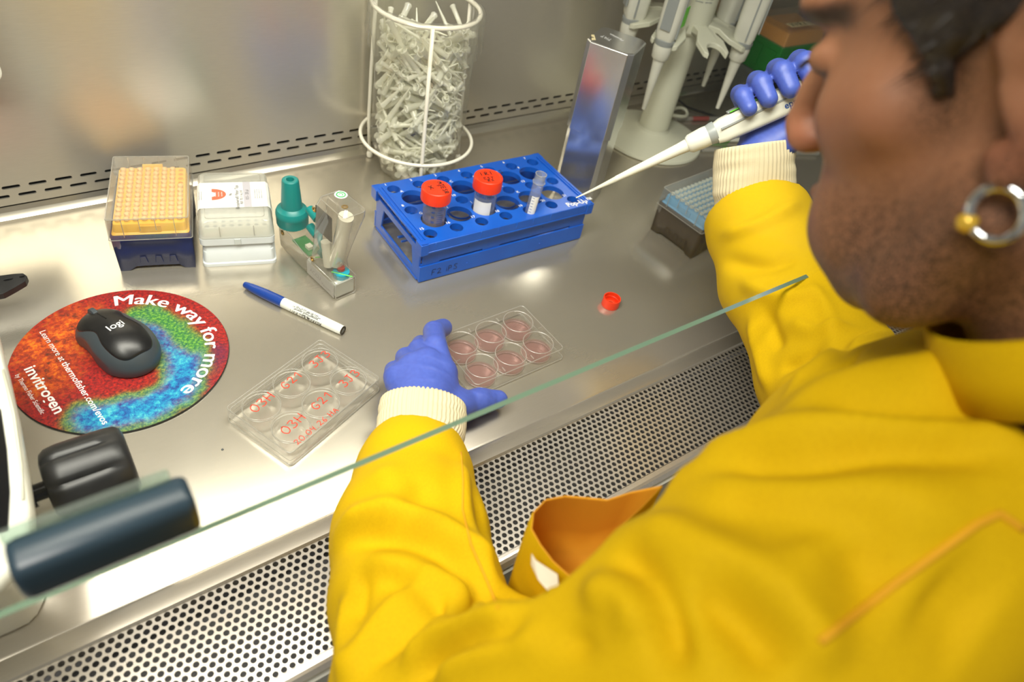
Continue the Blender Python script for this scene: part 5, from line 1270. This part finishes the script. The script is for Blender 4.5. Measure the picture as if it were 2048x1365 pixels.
# ------------------------------------------------------------------ gown
g = SDF(26)
LA = [(P(832, 905, 655), 46), (P(828, 960, 622), 50), (P(822, 1075, 562), 60), (P(835, 1200, 515), 62), (P(865, 1330, 478), 60), (P(905, 1440, 440), 66)]
g.chain([a for a, _ in LA], [r for _, r in LA], 12)
g.chain([P(905, 1440, 440), P(1200, 1400, 375), P(1480, 1330, 335)], [66, 72, 74], 40)
g.chain([P(1480, 1330, 335), P(1760, 1080, 345), P(2080, 880, 370)], [74, 66, 62], 40)
g.cone((285, -880, 325), (440, -880, 300), 72, 66, 40)
g.chain([(285, -852, 250), (262, -870, 120), (260, -905, -60)], [118, 118, 128], 40); g.cone((200, -850, 215), (360, -850, 215), 84, 84, 40)
RAa = [(P(1760, 900, 520), 62), (P(1660, 760, 640), 58), (P(1560, 560, 740), 58), (P(1520, 455, 775), 54), (P(1508, 418, 785), 50)]
g.chain([a for a, _ in RAa], [r for _, r in RAa], 22)
g.cone((430, -870, 280), RAa[0][0], 66, 62, 30)
g.ell(P(1180, 1122, 394), (61, 61, 61), None, 8, True)
g.ell(P(1050, 1165, 425), (42, 42, 42), None, 10, True)
NB0, NB1 = HW(-18, 0, -58), neckb
def gownfn(X, d):
    # neck opening: a clear space around the neck
    ab = NB1-NB0; t = np.clip(((X-NB0)@ab)/(ab@ab), -.6, 1.05); dn = np.linalg.norm(X-NB0-t[:, None]*ab, axis=1)-70
    d = np.maximum(d, -dn)
    for i, R_ in ((0, LA), (1, RAa)):
        a = R_[0][0] if i == 0 else R_[-1][0]; c = R_[1][0] if i == 0 else R_[-2][0]; u = (a-c)/np.linalg.norm(a-c); r = R_[0][1] if i == 0 else R_[-1][1]
        near = np.linalg.norm(X-a, axis=1) < 110
        cut = (X-a)@u-(-2 if i == 0 else 0)+noise3(X, 60, 20+i)*3
        d = np.where(near, np.maximum(d, cut), d)
    d = np.maximum(d, -60-X[:, 2])
    return d+noise3(X, 95, 31)*3.2+noise3(X, 42, 32)*1.1
V, F = g.mesh((-60, -1090, -64), (720, -360, 460), 3.6, gownfn); V = smoothmesh(V, F, 2)
STR = [
 # forearm: bulge over an overhang
 ([(668, 1085), (720, 1030), (800, 1030), (880, 1060), (945, 1110), (985, 1180)], 13, 9),
 ([(690, 1085), (760, 1072), (840, 1080), (905, 1115), (955, 1172), (985, 1220)], 11, -7),
 ([(925, 905), (925, 1000), (945, 1090), (980, 1160)], 8, 4), ([(945, 960), (965, 1050), (985, 1120)], 7, -3),
 ([(760, 930), (800, 1000), (770, 1030)], 14, 3), ([(850, 960), (830, 1030)], 12, -2.5),
 ([(690, 1365), (760, 1250), (850, 1160), (870, 1150)], 12, 6), ([(730, 1330), (790, 1290), (880, 1190), (900, 1170)], 9, -5),
 ([(720, 1120), (780, 1125), (870, 1155), (960, 1200), (1010, 1230)], 10, 5), ([(740, 1150), (850, 1185), (960, 1235)], 10, -4),
 ([(800, 1340), (880, 1270), (960, 1245), (1050, 1240)], 9, 7), ([(820, 1365), (900, 1300), (980, 1272), (1070, 1262)], 7, -7),
 ([(870, 1360), (930, 1315), (1020, 1290), (1100, 1262)], 9, 6), ([(700, 1180), (690, 1280), (695, 1365)], 9, 5), ([(725, 1150), (715, 1250)], 8, -4),
 # shoulder and chest
 ([(1240, 1062), (1330, 1070), (1430, 1120), (1540, 1175), (1620, 1265), (1680, 1345)], 15, 8),
 ([(1222, 1135), (1262, 1120), (1305, 1160), (1338, 1240), (1352, 1350)], 8, -9),
 ([(1395, 1170), (1452, 1205), (1514, 1272), (1575, 1340)], 13, -8),
 ([(1180, 1230), (1220, 1170), (1270, 1180), (1310, 1260)], 14, 7), ([(1150, 1320), (1160, 1260)], 12, -4),
 ([(1400, 960), (1480, 935), (1620, 928), (1760, 895), (1930, 892), (2048, 890)], 11, -8),
 ([(1300, 985), (1430, 915), (1560, 868), (1700, 850), (1880, 856), (2048, 852)], 12, 6),
 ([(1640, 790), (1740, 810), (1900, 815), (2048, 810)], 14, -6), ([(1560, 850), (1660, 770), (1800, 740), (2048, 735)], 16, 5),
 ([(1260, 1010), (1400, 950), (1560, 965), (1750, 990), (1960, 1035)], 16, 5), ([(1420, 1010), (1620, 1020), (1800, 1040)], 14, -4),
 ([(1690, 1085), (1720, 1140), (1790, 1190)], 16, -6), ([(1600, 1080), (1650, 1180)], 16, 4), ([(1860, 1180), (1960, 1270)], 22, -5),
 ([(1575, 790), (1620, 745), (1690, 700), (1790, 660)], 6, 5), ([(1590, 800), (1650, 745), (1720, 700)], 5, -4), ([(1700, 760), (1686, 690), (1680, 680)], 5, -4),
 # right sleeve
 ([(1440, 470), (1520, 455), (1600, 400)], 9, 5), ([(1445, 520), (1540, 540), (1600, 510)], 10, -5), ([(1480, 560), (1560, 600), (1640, 590)], 10, 5),
 ([(1500, 640), (1520, 720), (1540, 780)], 8, 5), ([(1530, 620), (1560, 700)], 8, -5), ([(1580, 640), (1640, 680), (1700, 650)], 9, 5), ([(1560, 740), (1640, 700)], 8, -5), ([(1610, 560), (1660, 620), (1670, 700)], 8, 4),
]
STR = [(p_, w_*.82, h_*1.5) for p_, w_, h_ in STR]
V = fold(V, F, STR); V = smoothmesh(V, F, 3, .5)
gown = link('gown', toP(V), F, M['yellow'], person, smooth=True)
gb_ = BVHTree.FromPolygons([tuple(v) for v in V], [tuple(int(i) for i in f) for f in F])
def on_gown(px, py, lift=.6):
    d = Vector(pray(px, py)).normalized(); h_ = gb_.ray_cast(Vector(CAM), d); return None if h_[0] is None else np.array(h_[0]-d*lift)
def stitched(name, pts, r, mat, par):
    Q = []
    for a, b_ in zip(pts, pts[1:]):
        m_ = max(2, int(math.hypot(a[0]-b_[0], a[1]-b_[1])/10)); Q += [on_gown(a[0]+(b_[0]-a[0])*i/m_, a[1]+(b_[1]-a[1])*i/m_) for i in range(m_)]
    Q.append(on_gown(*pts[-1])); Q = [q for q in Q if q is not None]
    Q = [q for i, q in enumerate(Q) if i == 0 or np.linalg.norm(q-Q[i-1]) < 30]
    if len(Q) > 3:
        b = MB(); b.tube([tuple(toP(q)) for q in Q], r, 6); b.build(name, mat, par, smooth=True)
stitched('shoulder_seam', [(1640, 1285), (1794, 1166), (1956, 1048), (2000, 1028), (2047, 1060)], 1.6, M['seam'], gown)
stitched('sleeve_seam', [(922, 905), (926, 960), (925, 1020), (942, 1090), (975, 1165), (995, 1215)], .8, M['seam'], gown)
# collar band
b = MB(); R = []
for k in range(40):
    t = 2*PI*k/40; u = (NB1-NB0)/np.linalg.norm(NB1-NB0); a_ = np.cross(u, [0, 0, 1]); a_ /= np.linalg.norm(a_); c_ = np.cross(u, a_)
    for_ = NB0+u*58+(a_*math.cos(t)+c_*math.sin(t))
    dirr = a_*math.cos(t)+c_*math.sin(t)
    R.append([tuple(toP(NB0+u*h_+dirr*r)) for h_, r in ((66, 74), (50, 71), (38, 69), (34, 70.5), (36, 73), (50, 76), (66, 80))])
b.rings(R, closed=True); b.build('collar', M['yellow'], gown, smooth=True)
# gaping chest pocket with its white tag
rim = [(1062, 1060, 452), (1066, 1025, 462), (1090, 1000, 470), (1130, 992, 476), (1175, 996, 478), (1215, 1000, 474), (1262, 985, 468), (1325, 972, 462), (1285, 1015, 448), (1235, 1060, 438), (1200, 1110, 430), (1180, 1160, 426), (1172, 1172, 424), (1135, 1152, 430), (1105, 1125, 436), (1080, 1092, 444)]
c0_ = np.array([P(*q) for q in rim]); n = len(rim)
dn_ = np.array([0, .0, -1.])
outer = []; inner = []
for k in range(n): outer.append(c0_[k]); 
cen_ = c0_.mean(0)
lv = []
for dz, sc2 in ((0, 1.0), (-3, 1.02), (-25, 1.03), (-60, 1.02), (-105, 1.0)): lv.append([tuple(toP(cen_+(p-cen_)*sc2+np.array([0, 0, dz]))) for p in c0_])
for dz, sc2 in ((-58, .93), (-22, .95), (-2, .965)): lv.insert(0, None) if False else None
inn = [[tuple(toP(cen_+(p-cen_)*sc2+np.array([0, 0, dz]))) for p in c0_] for dz, sc2 in ((-75, .5), (-70, .9), (-40, .955), (-2, .972), (1, .985))]
MB().rings(inn+lv[:1], True, False).build('pocket_inside', M['orange_in'], gown, smooth=True)
MB().rings(lv, False, False).build('pocket', M['yellow'], gown, smooth=True)
tg = [(1063, 1108, 440), (1072, 1122, 437), (1115, 1150, 428), (1118, 1182, 426), (1100, 1188, 428), (1076, 1160, 434), (1062, 1130, 441)]
tv = [P(x, y, D-8) for x, y, D in tg]; b = MB(); b.rings([[tuple(toP(p)) for p in tv], [tuple(toP(p-CF*-.6)) for p in tv]]); b.build('white_tag', M['white_tag'], gown)
# ------------------------------------------------------------------ knit cuffs (ribbed tubes)
def knit(name, secs, ribs=58, parent=person, twist=0):
    n = ribs*4; R = []; secs = [(np.array(c, float), r1, r2) for c, r1, r2 in secs]
    ax = secs[-1][0]-secs[0][0]; ax /= np.linalg.norm(ax); upv = np.array([0, 0, 1.]); sx = np.cross(ax, upv); sx /= np.linalg.norm(sx); uv = np.cross(sx, ax)
    fine = []
    for (c0, a0_, b0_), (c1, a1_, b1_) in zip(secs, secs[1:]):
        for q in range(8): f = q/8; fine.append((c0*(1-f)+c1*f, a0_*(1-f)+a1_*f, b0_*(1-f)+b1_*f))
    fine.append(secs[-1])
    for i, (c, ra, rb) in enumerate(fine):
        ring = []; wv = 1.0*math.sin(i*.55)+.5*math.sin(i*1.3)
        for k in range(n):
            t = 2*PI*k/n; m_ = .75*math.cos(ribs*t)+wv*(.6+.4*math.sin(3*t+i*.1)); ring.append(tuple(toP(c+sx*(ra+m_)*math.cos(t)+uv*(rb+m_)*math.sin(t))))
        R.append(ring)
    n0 = fine[0]; R.insert(0, [tuple(toP(n0[0]+sx*(n0[1]-3)*math.cos(2*PI*k/n)+uv*(n0[2]-3)*math.sin(2*PI*k/n))) for k in range(n)])
    return MB().rings(R, False, False).build(name, M['knit'], parent, smooth=True)
knit('knit_cuff', [(Z(847, 808, 44), 40, 27), (Z(845, 835, 44), 42.5, 31), (Z(842, 872, 46), 40, 33), (Z(838, 905, 48), 36, 32), (P(832, 940, 645), 33, 30)])
# ------------------------------------------------------------------ left glove
h = SDF(4)
W0 = Z(848, 868, 44); 
MC = [Z(884, 742, 50), Z(856, 722, 57), Z(824, 733, 54), Z(795, 756, 46)]
for q, r in zip(MC, (13, 13.5, 13, 12)): h.cone(W0, q, 23, r, 12)
h.cone(MC[0], MC[3], 12.5, 12, 8)
h.cone(Z(905, 815, 34), Z(880, 760, 44), 15, 14, 12)
FI = [([(884, 742, 50), (870, 694, 54), (868, 664, 42), (886, 656, 26)], (13.5, 12.6, 11.6, 10.4)),
      ([(856, 722, 57), (838, 700, 46), (842, 690, 26), (868, 694, 13)], (12.5, 11.2, 10.2, 9)),
      ([(824, 733, 54), (812, 716, 40), (820, 712, 22), (850, 718, 12)], (12, 10.8, 10, 9)),
      ([(795, 756, 46), (789, 742, 32), (800, 736, 18), (828, 744, 11)], (11.5, 10, 9.2, 8.4))]
for pts_, rs_ in FI: h.chain([Z(*q) for q in pts_], rs_, 1.6)
h.chain([Z(868, 842, 40), Z(915, 812, 32), Z(958, 803, 25), Z(996, 799, 19)], (19, 14.5, 12, 9.8), 8)
def wr(X, d):
    u = (X-W0)@((MC[1]-W0)/np.linalg.norm(MC[1]-W0)); t_ = np.clip((u-25)/40, 0, 1)*np.clip((95-u)/30, 0, 1)
    lat = (X-W0)@np.array([.75, .35, 0])
    w_ = np.sin(u/3.0+.12*lat+2*noise3(X, 45, 3))*.5+.5
    d = d-1.15*t_*w_**3*(noise3(X, 38, 4)*.6+.55)
    th_ = np.exp(-((X-Z(975, 812, 20))**2).sum(1)/16**2); v_ = (X@np.array([.83, -.55, 0])); d = d-.55*th_*(np.sin(v_/1.3)*.5+.5)**2
    return np.maximum(d, .4-X[:, 2])
V, F = h.mesh((100, -560, -2), (330, -340, 84), 1.15, wr)
V = smoothmesh(V, F, 2, .5); link('left_glove', toP(V), F, M['glove'], person, smooth=True)
# ------------------------------------------------------------------ right hand with pipette
TIP = P(1152, 396, 792); TOP = P(1655, 158, 716); PA = (TOP-TIP)/np.linalg.norm(TOP-TIP)
pp_ = pipette('held_pipette', (0, 0, 0), 0, 'white pipette held in the gloved right hand, its long tip over the blue rack', sticker=False)
front = np.cross(PA, CF); front /= np.linalg.norm(front)
if front@CU > 0: front = -front
orient(pp_, PA, tuple(front+CF*.3), TIP+PA*(112+48))
MB().lathe([(.6, -160), (1.6, -135), (3.0, -112), (4.2, -92), (4.4, -84)], n=16, cap1=False).build('disposable_tip', M['tip'], pp_, auto=40)
MB().box(-13.5, -12.6, -9, 9, 20, 60).build('green_stripe', M['green_sticker'], pp_)
HB = TIP+PA*230      # middle of the grip on the pipette
cr_ = np.cross(PA, -CF); cr_ /= np.linalg.norm(cr_); dnv = cr_ if cr_@CU < 0 else -cr_   # image-down, across the pipette
away = np.cross(PA, dnv); away = away if away@CF > 0 else -away
h = SDF(4)
def hp(a, d_, f_): return HB+PA*a+dnv*d_+away*f_
W2 = P(1512, 318, 762)
pal = [hp(34, 12, 26), hp(12, 14, 28), hp(-10, 15, 28), hp(-30, 16, 25)]
for q in pal: h.cone(W2, q, 19, 14, 10)
h.cone(pal[0], pal[3], 15, 14, 8)
for k, (a, ln_) in enumerate(((34, 1.0), (12, 1.06), (-10, 1.0), (-30, .86))):
    r = (11.5, 11.5, 11, 10)[k]
    h.chain([hp(a, 12, 26), hp(a, -14*ln_, 30*ln_), hp(a-2, -30*ln_, 8), hp(a-3, -22*ln_, -17*ln_), hp(a-3, -4, -21)], (r+1, r, r-.6, r-1.2, r-2), 2.5)
h.chain([W2, hp(44, 26, 8), hp(66, 8, -10), hp(86, -6, -13)], (20, 14, 11.5, 10), 8)
V, F = h.mesh(HB-120, HB+120, 1.5, lambda X, d: d-.6*(np.sin(((X-HB)@PA)/3.1+noise3(X, 40, 8)*2)*.5+.5)**3*(noise3(X, 30, 9)*.5+.5)); V = smoothmesh(V, F, 2, .5)
link('right_glove', toP(V), F, M['glove'], person, smooth=True)
knit('knit_cuff', [(P(1508, 290, 762), 42, 37), (P(1508, 330, 768), 45, 39), (P(1508, 380, 776), 46, 37), (P(1510, 425, 784), 44, 38), (P(1518, 470, 780), 42, 36)])
